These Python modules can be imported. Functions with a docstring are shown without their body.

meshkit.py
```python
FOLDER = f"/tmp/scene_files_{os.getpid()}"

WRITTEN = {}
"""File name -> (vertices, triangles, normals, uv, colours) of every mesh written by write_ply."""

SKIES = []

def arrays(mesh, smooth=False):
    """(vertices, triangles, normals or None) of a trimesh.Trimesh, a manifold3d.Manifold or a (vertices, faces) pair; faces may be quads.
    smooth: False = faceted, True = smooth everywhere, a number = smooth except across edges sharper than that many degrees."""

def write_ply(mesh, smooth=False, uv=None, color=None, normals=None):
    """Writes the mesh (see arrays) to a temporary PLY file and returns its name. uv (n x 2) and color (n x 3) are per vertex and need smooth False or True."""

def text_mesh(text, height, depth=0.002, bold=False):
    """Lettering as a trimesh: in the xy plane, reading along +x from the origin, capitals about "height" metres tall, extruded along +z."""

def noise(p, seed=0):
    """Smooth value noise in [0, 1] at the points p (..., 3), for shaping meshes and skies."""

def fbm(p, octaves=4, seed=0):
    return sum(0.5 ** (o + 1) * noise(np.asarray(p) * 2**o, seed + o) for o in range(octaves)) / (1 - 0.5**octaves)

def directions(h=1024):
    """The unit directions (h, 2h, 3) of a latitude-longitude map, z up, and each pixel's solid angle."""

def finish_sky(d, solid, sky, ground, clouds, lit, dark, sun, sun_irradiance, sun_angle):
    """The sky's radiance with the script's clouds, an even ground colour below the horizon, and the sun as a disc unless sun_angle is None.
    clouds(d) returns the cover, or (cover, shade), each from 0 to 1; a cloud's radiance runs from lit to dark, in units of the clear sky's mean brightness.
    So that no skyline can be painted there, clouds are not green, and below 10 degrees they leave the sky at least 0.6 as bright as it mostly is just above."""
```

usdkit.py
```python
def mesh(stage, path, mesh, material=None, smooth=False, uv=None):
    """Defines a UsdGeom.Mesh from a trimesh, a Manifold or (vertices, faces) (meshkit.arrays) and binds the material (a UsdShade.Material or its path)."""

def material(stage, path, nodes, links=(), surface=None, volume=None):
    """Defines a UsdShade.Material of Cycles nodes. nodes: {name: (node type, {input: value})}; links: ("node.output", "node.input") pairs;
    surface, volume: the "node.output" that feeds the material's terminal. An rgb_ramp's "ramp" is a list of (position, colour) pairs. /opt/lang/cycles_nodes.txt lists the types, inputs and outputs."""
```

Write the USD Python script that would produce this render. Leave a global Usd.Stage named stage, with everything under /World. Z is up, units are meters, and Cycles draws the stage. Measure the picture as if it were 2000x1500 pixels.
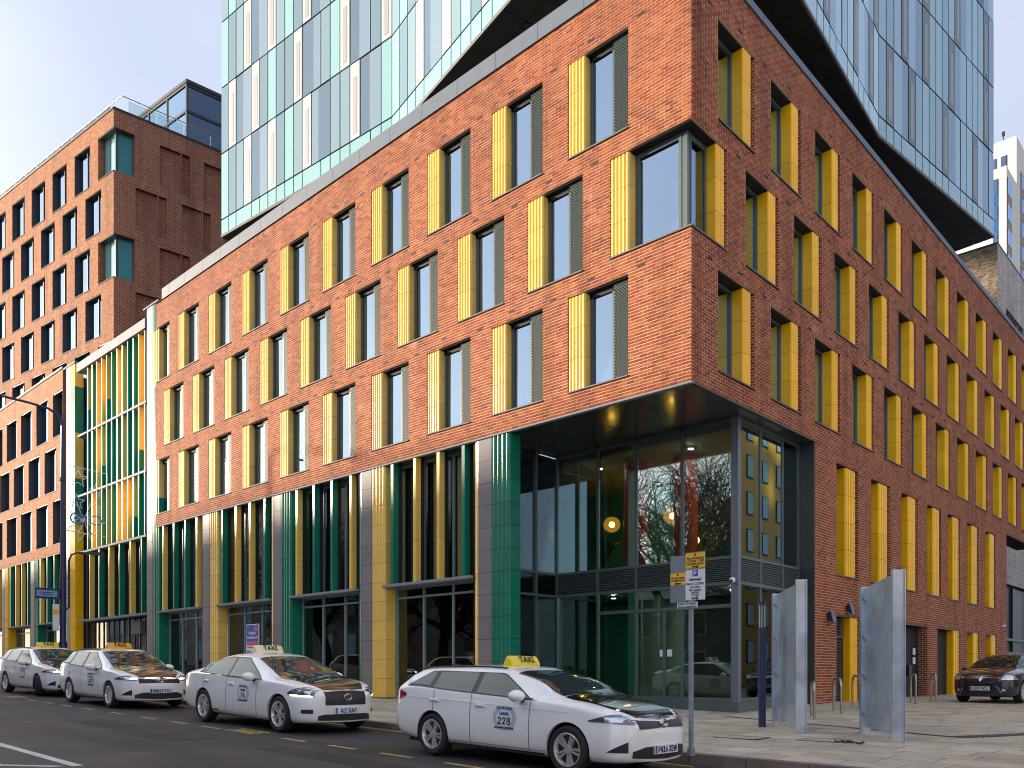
import math, random, colorsys
import numpy as np, trimesh, usdkit, meshkit
import manifold3d as m3
from shapely.geometry import Polygon, box as sbox
from shapely.ops import unary_union
from scipy.interpolate import PchipInterpolator
from pxr import Usd, UsdGeom, UsdLux, UsdShade, Sdf, Gf, Vt

random.seed(7); rng = np.random.default_rng(7)
stage = Usd.Stage.CreateInMemory()
UsdGeom.SetStageUpAxis(stage, UsdGeom.Tokens.z); UsdGeom.SetStageMetersPerUnit(stage, 1.0)
UsdGeom.Xform.Define(stage, '/World'); UsdGeom.Scope.Define(stage, '/World/Looks')
L = '/World/Looks/'

# ---------------------------------------------------------------- camera
YAW = 0.752689; FPX = 1630.55; CX, CY = 9.445, -15.720; HOR = 1313.8
cam = UsdGeom.Camera.Define(stage, '/World/camera')
cam.AddTranslateOp().Set(Gf.Vec3d(CX, CY, 0.0))
cam.AddRotateXYZOp().Set(Gf.Vec3f(90, 0, math.degrees(YAW)))
cam.CreateHorizontalApertureAttr(36.0); cam.CreateVerticalApertureAttr(27.0)
cam.CreateFocalLengthAttr(36.0 * FPX / 2000)
cam.CreateVerticalApertureOffsetAttr((HOR - 750) / 2000 * 36.0)
cam.CreateClippingRangeAttr(Gf.Vec2f(0.1, 3000))
cam.CreateExposureAttr(1.55)

# ---------------------------------------------------------------- sky and sun
SUN_AZ = np.array([-0.878, -0.479]); SUN_EL = math.radians(12.5)
def sky():
    d = UsdLux.DomeLight.Define(stage, '/World/sky')
    n = {"s": ("sky_texture", {"sky_type": "single_scattering", "sun_disc": False, "sun_elevation": SUN_EL,
                               "sun_rotation": math.atan2(SUN_AZ[0], SUN_AZ[1]), "aerosol_density": 1.4, "air_density": 1.0}),
         "tc": ("texture_coordinate", {}), "mp": ("mapping", {"scale": (1.0, 1.0, 2.6)}),
         "no": ("noise_texture", {"scale": 1.7, "detail": 7, "roughness": 0.55, "distortion": 0.6}),
         "r": ("rgb_ramp", {"ramp": [(0.0, (0.70,) * 3), (0.40, (0.76,) * 3), (0.60, (0.88,) * 3), (1.0, (0.95,) * 3)]}),
         # thin cloud is brighter towards the sun, as real haze is
         "dt": ("vector_math", {"math_type": "dot_product", "vector2": (SUN_AZ[0] * math.cos(SUN_EL), SUN_AZ[1] * math.cos(SUN_EL), math.sin(SUN_EL))}),
         "mr": ("map_range", {"range_type": "smoothstep", "from_min": 0.62, "from_max": 1.0, "to_min": 0.0, "to_max": 1.0}),
         "cc": ("mix_color", {"a": (2.55, 2.78, 3.45), "b": (7.0, 6.8, 6.7), "use_clamp": False}),
         "mx": ("mix_color", {"blend_type": "mix", "use_clamp": False}),
         "bg": ("background_shader", {"strength": 0.10})}
    usdkit.material(stage, L + 'sky', n, [("tc.generated", "mp.vector"), ("mp.vector", "no.vector"), ("no.fac", "r.fac"), ("tc.generated", "dt.vector1"), ("dt.value", "mr.value"), ("mr.result", "cc.fac"),
                    ("r.color", "mx.fac"), ("s.color", "mx.a"), ("cc.result", "mx.b"), ("mx.result", "bg.color")], surface="bg.background")
    UsdShade.MaterialBindingAPI.Apply(d.GetPrim()).Bind(UsdShade.Material.Get(stage, L + 'sky'))
    d.GetPrim().SetCustomDataByKey('label', 'pale winter sky with thin high cloud'); d.GetPrim().SetCustomDataByKey('category', 'sky')
    d.GetPrim().SetCustomDataByKey('kind', 'structure')
sky()
sun = UsdLux.DistantLight.Define(stage, '/World/sun')
sun.CreateIntensityAttr(1.0); sun.CreateAngleAttr(2.0); sun.CreateNormalizeAttr(True) if hasattr(sun, 'CreateNormalizeAttr') else None
sun.CreateColorAttr(Gf.Vec3f(1.0, 0.83, 0.63))
sun.AddRotateXYZOp().Set(Gf.Vec3f(90 - math.degrees(SUN_EL), 0, math.degrees(math.atan2(SUN_AZ[0], -SUN_AZ[1]))))

# ---------------------------------------------------------------- materials
def mat(name, col, rough=0.5, metal=0.0, spec=0.5, coat=0.0, var=0.0, vscale=3.0, bump=0.0, bscale=60.0, rnd=0.0, dirt=None, emis=None):
    n = {"p": ("principled_bsdf", {"base_color": col, "roughness": rough, "metallic": metal, "specular_ior_level": spec, "coat_weight": coat, "coat_roughness": 0.04})}
    l = []
    if emis: n["p"][1].update({"emission_color": emis[0], "emission_strength": emis[1]})
    src = None
    if var or rnd or dirt or bump:
        n["g"] = ("geometry", {})
    if var or rnd or dirt:
        n["no"] = ("noise_texture", {"scale": vscale, "detail": 5.0, "roughness": 0.6})
        l.append(("g.position", "no.vector"))
        lo = tuple(c * (1 - var) for c in col); hi = tuple(min(1, c * (1 + var)) for c in col)
        n["rr"] = ("rgb_ramp", {"ramp": [(0.3, lo), (0.7, hi)]})
        l.append(("no.fac", "rr.fac")); src = "rr.color"
        if rnd:
            n["o"] = ("object_info", {}); n["ra"] = ("map_range", {"to_min": 1 - rnd, "to_max": 1 + rnd})
            n["h"] = ("hsv", {}); l += [("o.random", "ra.value"), ("ra.result", "h.value"), (src, "h.color")]; src = "h.color"
        if dirt:
            n["n2"] = ("noise_texture", {"scale": dirt[1], "detail": 8.0, "roughness": 0.7}); l.append(("g.position", "n2.vector"))
            n["r2"] = ("rgb_ramp", {"ramp": [(dirt[2], (0, 0, 0)), (dirt[2] + 0.15, (dirt[3],) * 3)]}); l.append(("n2.fac", "r2.fac"))
            n["m2"] = ("mix_color", {"b": dirt[0]}); l += [("r2.color", "m2.fac"), (src, "m2.a")]; src = "m2.result"
        l.append((src, "p.base_color"))
    if bump:
        n["nb"] = ("noise_texture", {"scale": bscale, "detail": 4.0}); l.append(("g.position", "nb.vector"))
        n["b"] = ("bump", {"strength": bump, "distance": 0.01}); l += [("nb.fac", "b.height"), ("b.normal", "p.normal")]
    return usdkit.material(stage, L + name, n, l, surface="p.BSDF")

def glassmat(name, fac, tint, rough=0.0, refl=(1, 1, 1)):
    return usdkit.material(stage, L + name, {"f": ("fresnel", {"IOR": 1.5}), "a": ("math", {"math_type": "add", "use_clamp": True, "value2": fac}),
        "t": ("transparent_bsdf", {"color": tint}), "g": ("glossy_bsdf", {"color": refl, "roughness": rough}), "m": ("mix_closure", {})},
        [("f.fac", "a.value1"), ("a.value", "m.fac"), ("t.BSDF", "m.closure1"), ("g.BSDF", "m.closure2")], surface="m.closure")

def panelglass(name, col, fac, rough=0.02, rnd=0.12):
    """opaque coated glass: coloured body behind a mirror-like face"""
    return usdkit.material(stage, L + name, {"f": ("fresnel", {"IOR": 1.5}), "a": ("math", {"math_type": "add", "use_clamp": True, "value2": fac}),
        "o": ("object_info", {}), "ra": ("map_range", {"to_min": 1 - rnd, "to_max": 1 + rnd}), "h": ("hsv", {"color": col}),
        "d": ("diffuse_bsdf", {}), "g": ("glossy_bsdf", {"color": (0.78, 0.94, 1), "roughness": rough}), "m": ("mix_closure", {})},
        [("o.random", "ra.value"), ("ra.result", "h.value"), ("h.color", "d.color"), ("f.fac", "a.value1"), ("a.value", "m.fac"), ("d.BSDF", "m.closure1"), ("g.BSDF", "m.closure2")], surface="m.closure")

ZB = 6.278; BW = 0.225; CH = 0.0745
def brickmat(name, ramp, mortar, tint=(1, 1, 1), msize=0.0065, blot=0.25):
    n = {"g": ("geometry", {}), "sx": ("separate_xyz", {}), "ad": ("math", {"math_type": "add"}), "sz": ("math", {"math_type": "subtract", "value2": ZB - CH * 400}),
         "cx": ("combine_xyz", {}), "b": ("brick_texture", {"color1": (0, 0, 0), "color2": (1, 1, 1), "mortar": (0.5, 0.5, 0.5), "scale": 1.0, "mortar_size": msize, "mortar_smooth": 0.1, "bias": 0.0, "brick_width": BW, "row_height": CH}),
         "r": ("rgb_ramp", {"ramp": ramp}),
         "n1": ("noise_texture", {"scale": 0.55, "detail": 6.0, "roughness": 0.65}), "r1": ("rgb_ramp", {"ramp": [(0.3, (1 - blot,) * 3), (0.55, (1, 1, 1)), (0.78, (1 + blot * .6,) * 3)]}),
         "n2": ("noise_texture", {"scale": 0.9, "detail": 8.0, "roughness": 0.7}), "r2": ("rgb_ramp", {"ramp": [(0.6, (0, 0, 0)), (0.76, (0.38,) * 3)]}),
         "n3": ("noise_texture", {"scale": 90.0, "detail": 3.0}), "r3": ("rgb_ramp", {"ramp": [(0.25, (0.82,) * 3), (0.75, (1.12,) * 3)]}),
         "mA": ("mix_color", {"blend_type": "multiply", "fac": 1.0, "use_clamp": False}), "mB": ("mix_color", {"blend_type": "multiply", "fac": 1.0, "use_clamp": False}),
         "mm": ("mix_color", {"b": mortar}), "me": ("mix_color", {"b": tuple(min(1, c * 1.15) for c in mortar)}), "mt": ("mix_color", {"blend_type": "multiply", "fac": 1.0, "b": tint}),
         "ms": ("mapping", {"scale": (1.6, 1.6, 0.09)}), "n4": ("noise_texture", {"scale": 1.0, "detail": 5.0, "roughness": 0.6}), "r4": ("rgb_ramp", {"ramp": [(0.34, (0.76,) * 3), (0.52, (1.0,) * 3), (0.75, (1.07,) * 3)]}), "m4": ("mix_color", {"blend_type": "multiply", "fac": 1.0, "use_clamp": False}),
         "bp": ("bump", {"strength": 0.3, "distance": 0.004}), "p": ("principled_bsdf", {"roughness": 0.85, "specular_ior_level": 0.25})}
    l = [("g.position", "sx.vector"), ("sx.x", "ad.value1"), ("sx.y", "ad.value2"), ("ad.value", "cx.x"), ("sx.z", "sz.value1"), ("sz.value", "cx.y"), ("cx.vector", "b.vector"),
         ("b.color", "r.fac"), ("g.position", "n1.vector"), ("n1.fac", "r1.fac"), ("g.position", "n2.vector"), ("n2.fac", "r2.fac"), ("g.position", "n3.vector"), ("n3.fac", "r3.fac"),
         ("r.color", "mA.a"), ("r1.color", "mA.b"), ("mA.result", "mB.a"), ("r3.color", "mB.b"), ("b.fac", "mm.fac"), ("mB.result", "mm.a"),
         ("r2.color", "me.fac"), ("mm.result", "me.a"), ("me.result", "m4.a"), ("g.position", "ms.vector"), ("ms.vector", "n4.vector"), ("n4.fac", "r4.fac"), ("r4.color", "m4.b"), ("m4.result", "mt.a"), ("mt.result", "p.base_color"), ("n3.fac", "bp.height"), ("bp.normal", "p.normal")]
    return usdkit.material(stage, L + name, n, l, surface="p.BSDF")

RAMP = [(0.0, (0.150, 0.038, 0.025)), (0.10, (0.205, 0.048, 0.026)), (0.4, (0.255, 0.059, 0.026)), (0.65, (0.295, 0.075, 0.029)), (0.88, (0.340, 0.105, 0.037)), (1.0, (0.25, 0.102, 0.050))]
M_brick = brickmat('red_brick', RAMP, (0.86, 0.56, 0.37), blot=0.17)
M_brick2 = brickmat('orange_brick', [(p, (c[0] * 1.2, c[1] * 1.45, c[2] * 1.35)) for p, c in RAMP], (0.44, 0.27, 0.15), blot=0.15)
M_greybrick = brickmat('grey_brick', [(0, (0.10, 0.075, 0.05)), (0.5, (0.2, 0.155, 0.11)), (1, (0.33, 0.27, 0.21))], (0.22, 0.19, 0.16))
M_palebrick = brickmat('pale_brick', [(0, (0.28, 0.24, 0.22)), (0.5, (0.40, 0.36, 0.34)), (1, (0.52, 0.47, 0.44))], (0.42, 0.39, 0.36))
M_stone = mat('street_stone', (0.47, 0.41, 0.33), 0.9, var=0.3, vscale=0.6)
M_yel = mat('yellow_faience', (0.95, 0.50, 0.005), 0.28, spec=0.35, coat=0.12, var=0.05, vscale=1.3, rnd=0.07)
M_yel2 = mat('yellow_metal', (0.70, 0.42, 0.03), 0.35, spec=0.5, var=0.05, rnd=0.05)
M_pale = mat('cream_yellow_faience', (0.88, 0.56, 0.12), 0.28, spec=0.4, coat=0.15, var=0.05, rnd=0.05)
M_grn = mat('green_faience', (0.003, 0.175, 0.105), 0.3, spec=0.4, coat=0.08, var=0.12, vscale=1.3, rnd=0.08)
M_grey = mat('grey_faience', (0.215, 0.195, 0.215), 0.5, spec=0.2, coat=0.0, var=0.06, vscale=1.6, rnd=0.06)
M_dark = mat('dark_grey_metal', (0.035, 0.042, 0.046), 0.42, spec=0.5, var=0.1)
M_frame = mat('green_grey_frame', (0.085, 0.115, 0.115), 0.38, spec=0.5)
M_frame2 = mat('light_frame', (0.22, 0.28, 0.28), 0.38)
M_sill = mat('grey_sill', (0.14, 0.145, 0.145), 0.65, spec=0.15)
M_soffit = mat('bronze_soffit', (0.040, 0.036, 0.031), 0.2, metal=0.0, spec=0.8, coat=0.3, var=0.15, vscale=0.8)
M_shut = mat('shutter_grey', (0.022, 0.026, 0.030), 0.6, spec=0.2)
M_joint = mat('joint_black', (0.012, 0.012, 0.012), 0.8)
M_coping = mat('zinc_coping', (0.125, 0.155, 0.205), 0.6, spec=0.15, var=0.08)
M_alu = mat('alu_white', (0.25, 0.27, 0.315), 0.7, spec=0.12, var=0.05)
M_louvre = mat('white_louvre', (0.42, 0.45, 0.465), 0.5, rnd=0.05)
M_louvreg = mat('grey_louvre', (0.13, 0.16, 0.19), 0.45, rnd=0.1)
M_slot = mat('louvre_slot', (0.30, 0.325, 0.34), 0.6)
M_blind = mat('pale_blind', (0.50, 0.55, 0.57), 0.8, rnd=0.25)
M_room = mat('dim_room', (0.022, 0.028, 0.032), 0.9, rnd=0.4)
M_white = mat('painted_white', (0.78, 0.78, 0.76), 0.5)
M_black = mat('matt_black', (0.012, 0.012, 0.013), 0.5)
M_conc = mat('concrete', (0.34, 0.34, 0.31), 0.8, var=0.15, vscale=2.0)
M_floor = mat('interior_floor', (0.10, 0.10, 0.09), 0.5)
M_teal = mat('teal_wall', (0.05, 0.25, 0.20), 0.8)
M_red = mat('red_column', (0.70, 0.075, 0.012), 0.5)
M_lamp = mat('lamp_glass', (0.9, 0.6, 0.2), 0.4, emis=((1.0, 0.60, 0.15), 5.0))
M_bulb = mat('lamp_bulb', (1, 0.9, 0.6), 0.4, emis=((1.0, 0.62, 0.22), 45.0))
M_leaf = mat('indoor_leaf', (0.05, 0.14, 0.03), 0.5, var=0.3)
M_pot = mat('cream_pot', (0.55, 0.52, 0.38), 0.6)
M_bark = mat('bark', (0.075, 0.055, 0.04), 0.9, var=0.3, vscale=6)
M_galv = mat('galvanised_steel', (0.46, 0.52, 0.60), 0.38, metal=0.55, var=0.2, vscale=1.7, dirt=((0.30, 0.34, 0.40), 1.1, 0.48, 0.7))
M_steel = mat('brushed_steel', (0.42, 0.40, 0.36), 0.3, metal=0.9)
M_navy = mat('navy_paint', (0.012, 0.022, 0.075), 0.4, coat=0.2)
M_postgrey = mat('post_grey', (0.19, 0.22, 0.25), 0.5, var=0.15, vscale=8)
M_signy = mat('sign_yellow', (0.85, 0.48, 0.04), 0.5)
M_signw = mat('sign_white', (0.72, 0.75, 0.78), 0.5)
M_signblue = mat('sign_blue', (0.01, 0.09, 0.42), 0.5)
M_pink = mat('sign_pink', (0.7, 0.08, 0.2), 0.5)
M_text = mat('ink', (0.012, 0.010, 0.012), 0.6)
M_ink_red = mat('ink_red', (0.30, 0.01, 0.01), 0.6)
M_glass = glassmat('window_glass', 0.36, (0.45, 0.55, 0.58), refl=(0.52, 0.72, 1.0))
M_shop = glassmat('shop_glass', 0.06, (0.74, 0.88, 0.80), refl=(0.85, 0.95, 1.0))
M_shopt = glassmat('tinted_glass', 0.30, (0.72, 0.84, 0.80), refl=(0.80, 0.96, 1.0))
M_clear = glassmat('clear_glass', 0.03, (0.85, 0.93, 0.92))
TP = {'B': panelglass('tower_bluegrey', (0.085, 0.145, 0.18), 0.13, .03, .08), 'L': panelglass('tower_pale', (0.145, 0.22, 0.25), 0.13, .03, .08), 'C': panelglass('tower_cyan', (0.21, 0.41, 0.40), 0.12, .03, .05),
      'G': panelglass('tower_vision', (0.03, 0.055, 0.105), 0.13, .01, .1), 'g': panelglass('tower_vision_curtain', (0.11, 0.155, 0.20), 0.17, .01, .1)}

# perforated metal
usdkit.material(stage, L + 'perforated_metal', {"g": ("geometry", {}), "s": ("separate_xyz", {}), "a": ("math", {"math_type": "add"}),
    "kx": ("math", {"math_type": "multiply", "value2": 2 * math.pi / 0.075}), "kz": ("math", {"math_type": "multiply", "value2": 2 * math.pi / 0.075}),
    "sx": ("math", {"math_type": "sine"}), "sz": ("math", {"math_type": "sine"}), "pr": ("math", {"math_type": "multiply"}), "gt": ("math", {"math_type": "greater_than", "value2": 0.12}),
    "p": ("principled_bsdf", {"base_color": (0.040, 0.062, 0.062), "roughness": 0.55, "specular_ior_level": 0.2}), "t": ("transparent_bsdf", {"color": (1, 1, 1)}), "m": ("mix_closure", {})},
    [("g.position", "s.vector"), ("s.x", "a.value1"), ("s.y", "a.value2"), ("a.value", "kx.value1"), ("s.z", "kz.value1"), ("kx.value", "sx.value1"), ("kz.value", "sz.value1"),
     ("sx.value", "pr.value1"), ("sz.value", "pr.value2"), ("pr.value", "gt.value1"), ("gt.value", "m.fac"), ("p.BSDF", "m.closure1"), ("t.BSDF", "m.closure2")], surface="m.closure")
M_perf = L + 'perforated_metal'

def groundmat(name, cols, rough, fine, specks, big, bump=0.4, wet=0.0):
    n = {"g": ("geometry", {}), "n1": ("noise_texture", {"scale": fine, "detail": 4.0}), "n2": ("noise_texture", {"scale": big, "detail": 7.0, "roughness": 0.65}),
         "mp": ("mapping", {"scale": (0.12, 1.0, 1.0)}), "n3": ("noise_texture", {"scale": 1.1, "detail": 3.0}),
         "r1": ("rgb_ramp", {"ramp": [(0.3, cols[0]), (0.55, cols[1]), (0.72, cols[2])]}), "r2": ("rgb_ramp", {"ramp": [(0.3, (0.66,) * 3), (0.7, (1.25,) * 3)]}), "r3": ("rgb_ramp", {"ramp": [(0.36, (0.55,) * 3), (0.58, (1.12,) * 3)]}),
         "v": ("voronoi_texture", {"scale": specks}), "rv": ("rgb_ramp", {"ramp": [(0.05, (2.4, 2.3, 2.1)), (0.09, (1, 1, 1))]}),
         "a": ("mix_color", {"blend_type": "multiply", "fac": 1.0, "use_clamp": False}), "b": ("mix_color", {"blend_type": "multiply", "fac": 1.0, "use_clamp": False}), "c": ("mix_color", {"blend_type": "multiply", "fac": 1.0, "use_clamp": False}),
         "rr": ("map_range", {"from_min": 0.3, "from_max": 0.7, "to_min": rough - 0.2, "to_max": rough + 0.1}),
         "bp": ("bump", {"strength": bump, "distance": 0.01}), "p": ("principled_bsdf", {"roughness": rough, "specular_ior_level": 0.4})}
    l = [("g.position", "n1.vector"), ("g.position", "n2.vector"), ("g.position", "v.vector"), ("g.position", "mp.vector"), ("mp.vector", "n3.vector"), ("n1.fac", "r1.fac"), ("n2.fac", "r2.fac"), ("n3.fac", "r3.fac"), ("v.distance", "rv.fac"),
         ("r1.color", "a.a"), ("r2.color", "a.b"), ("a.result", "b.a"), ("r3.color", "b.b"), ("b.result", "c.a"), ("rv.color", "c.b"), ("c.result", "p.base_color"), ("n1.fac", "bp.height"), ("bp.normal", "p.normal"),
         ("n2.fac", "rr.value"), ("rr.result", "p.roughness")]
    return usdkit.material(stage, L + name, n, l, surface="p.BSDF")
M_asph = groundmat('asphalt', [(0.024, 0.024, 0.028), (0.042, 0.042, 0.047), (0.075, 0.074, 0.080)], 0.68, 55.0, 26.0, 0.5, 0.7)
def slabmat(name, c):
    return mat(name, c, 0.75, spec=0.35, var=0.14, vscale=2.2, bump=0.25, bscale=45, dirt=((c[0] * .55, c[1] * .53, c[2] * .52), 1.3, 0.55, 0.55))
M_slabs = [slabmat('york_stone_%s' % n, c) for n, c in (('sand', (0.49, 0.42, 0.32)), ('buff', (0.53, 0.455, 0.345)), ('grey', (0.42, 0.37, 0.30)), ('brown', (0.40, 0.335, 0.26)))]
M_slabjoint = mat('slab_joint', (0.06, 0.052, 0.045), 0.9)
M_kerb = mat('kerb_stone', (0.15, 0.115, 0.10), 0.8, var=0.25, vscale=2.0, bump=0.3)
M_sett = mat('dark_sett', (0.055, 0.052, 0.055), 0.7, var=0.2)
def paintmat(name, c):
    return mat(name, c, 0.7, dirt=((c[0] * .35 + .02, c[1] * .35 + .02, c[2] * .35 + .02), 5.0, 0.5, 0.75))
M_lw = paintmat('road_paint_white', (0.62, 0.60, 0.56)); M_ly = paintmat('road_paint_yellow', (0.50, 0.32, 0.05))

# ---------------------------------------------------------------- prim helpers
used = {}
def numbered(parent, name):
    k = used.get((parent, name), 0); used[(parent, name)] = k + 1
    return name if k == 0 else '%s_%03d' % (name, k)
def pth(parent): return '/World' if parent is None else str(parent.GetPath())
def tag(p, label=None, cat=None, group=None, kind=None):
    for k, v in (('label', label), ('category', cat), ('group', group), ('kind', kind)):
        if v: p.SetCustomDataByKey(k, v)
    return p
def xform(name, loc=(0, 0, 0), rz=0.0, parent=None, ry=0.0, sc=None):
    pp = pth(parent); x = UsdGeom.Xform.Define(stage, pp + '/' + numbered(pp, name))
    x.AddTranslateOp().Set(Gf.Vec3d(*map(float, loc)))
    if rz: x.AddRotateZOp().Set(float(rz))
    if ry: x.AddRotateYOp().Set(float(ry))
    if sc: x.AddScaleOp().Set(Gf.Vec3f(sc, sc, sc))
    return x.GetPrim()
def thing(name, label, cat, loc=(0, 0, 0), rz=0.0, group=None, ry=0.0, sc=None):
    return tag(xform(name, loc, rz, None, ry, sc), label, cat, group)
class MB:
    def __init__(s): s.v, s.f, s.n = [], [], 0
    def add(s, v, f):
        v = np.asarray(v, float); f = np.asarray(f, int)
        if f.shape[1] == 4: f = np.vstack([f[:, [0, 1, 2]], f[:, [0, 2, 3]]])
        s.v.append(v); s.f.append(f + s.n); s.n += len(v); return s
    def tm(s, t, M=None):
        v = np.array(t.vertices)
        if M is not None: v = v @ np.asarray(M)[:3, :3].T + np.asarray(M)[:3, 3]
        return s.add(v, t.faces)
    def box(s, a, b):
        x0, y0, z0 = np.minimum(a, b); x1, y1, z1 = np.maximum(a, b)
        v = [(x0, y0, z0), (x1, y0, z0), (x1, y1, z0), (x0, y1, z0), (x0, y0, z1), (x1, y0, z1), (x1, y1, z1), (x0, y1, z1)]
        return s.add(v, [(0, 3, 2, 1), (4, 5, 6, 7), (0, 1, 5, 4), (1, 2, 6, 5), (2, 3, 7, 6), (3, 0, 4, 7)])
    def hull8(s, lo, hi):   # two quads (4 pts each) -> hexahedron
        return s.add(list(lo) + list(hi), [(0, 3, 2, 1), (4, 5, 6, 7), (0, 1, 5, 4), (1, 2, 6, 5), (2, 3, 7, 6), (3, 0, 4, 7)])
    def slab(s, p0, p1, z0, z1, out, inn):   # vertical slab along plan segment, outward = right of p0->p1
        p0, p1 = np.asarray(p0, float), np.asarray(p1, float); d = p1 - p0; d /= np.linalg.norm(d); n = np.array([d[1], -d[0]])
        q = [p0 + n * out, p1 + n * out, p1 - n * inn, p0 - n * inn]
        return s.hull8([(*a, z0) for a in q], [(*a, z1) for a in q])
    def prism(s, pts, z0, z1, axis='z'):
        pg = Polygon(pts); t = trimesh.creation.extrude_polygon(pg, z1 - z0, engine='earcut'); v = np.array(t.vertices); v[:, 2] += z0
        f = np.array(t.faces)
        if axis == 'y': v = np.stack([v[:, 0], v[:, 2], v[:, 1]], 1); f = f[:, ::-1]
        if axis == 'x': v = np.stack([v[:, 2], v[:, 0], v[:, 1]], 1)
        return s.add(v, f)
    def tube(s, pts, r, k=8, r1=None):
        pts = np.asarray(pts, float); n = len(pts); rad = np.linspace(r, r if r1 is None else r1, n) if np.ndim(r) == 0 else np.asarray(r)
        tg = np.gradient(pts, axis=0); tg /= np.maximum(np.linalg.norm(tg, axis=1, keepdims=True), 1e-9)
        u = np.cross(tg[0], (0.31, 0.17, 0.94) if abs(tg[0][2]) < .9 else (1, 0, 0)); u /= np.linalg.norm(u); V = []
        for i in range(n):
            u = u - tg[i] * (u @ tg[i]); u /= np.linalg.norm(u); w = np.cross(tg[i], u)
            a = np.arange(k) / k * 2 * math.pi
            V.append(pts[i] + rad[i] * (np.cos(a)[:, None] * u + np.sin(a)[:, None] * w))
        V = np.vstack(V); F = []
        for i in range(n - 1):
            for j in range(k): F.append((i * k + j, i * k + (j + 1) % k, (i + 1) * k + (j + 1) % k, (i + 1) * k + j))
        s.add(V, F)
        s.add(V[:k], [(0, j + 1, j) for j in range(1, k - 1)]); s.add(V[-k:], [(0, j, j + 1) for j in range(1, k - 1)])
        return s
    def cyl(s, c, r, h, k=24, axis=2, r1=None):
        p0 = np.array(c, float); p1 = p0.copy(); p1[axis] += h
        return s.tube([p0, p1], r, k, r1)
    def mesh(s): return np.vstack(s.v), np.vstack(s.f)
    def build(s, name, m, parent=None, smooth=False):
        if not s.v: return None
        return put(name, s.mesh(), m, parent, smooth)
def put(name, mesh, m, parent=None, smooth=False):
    pp = pth(parent)
    if m is not None and not isinstance(m, UsdShade.Material): m = UsdShade.Material.Get(stage, m)
    return usdkit.mesh(stage, pp + '/' + numbered(pp, name), mesh, m, smooth).GetPrim()
def text(s, h, depth=0.003, bold=True): return meshkit.text_mesh(s, h, depth, bold)
def centre(t):
    t = t.copy(); b = t.bounds; t.apply_translation([-(b[0][0] + b[1][0]) / 2, -(b[0][1] + b[1][1]) / 2, 0]); return t
def frame_m(o, ex, ey):   # 4x4 with local x,y given, z = ex x ey
    ex = np.array(ex, float) / np.linalg.norm(ex); ey = np.array(ey, float) / np.linalg.norm(ey); M = np.eye(4); M[:3, 0] = ex; M[:3, 1] = ey; M[:3, 2] = np.cross(ex, ey); M[:3, 3] = o; return M
def copy_of(root, name, label, loc, rz, group=None, ry=0.0):
    x = thing(name, label, root.GetCustomData()['category'], loc, rz, group, ry)
    x.GetReferences().AddInternalReference(root.GetPath()); x.SetInstanceable(True); return x

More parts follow.
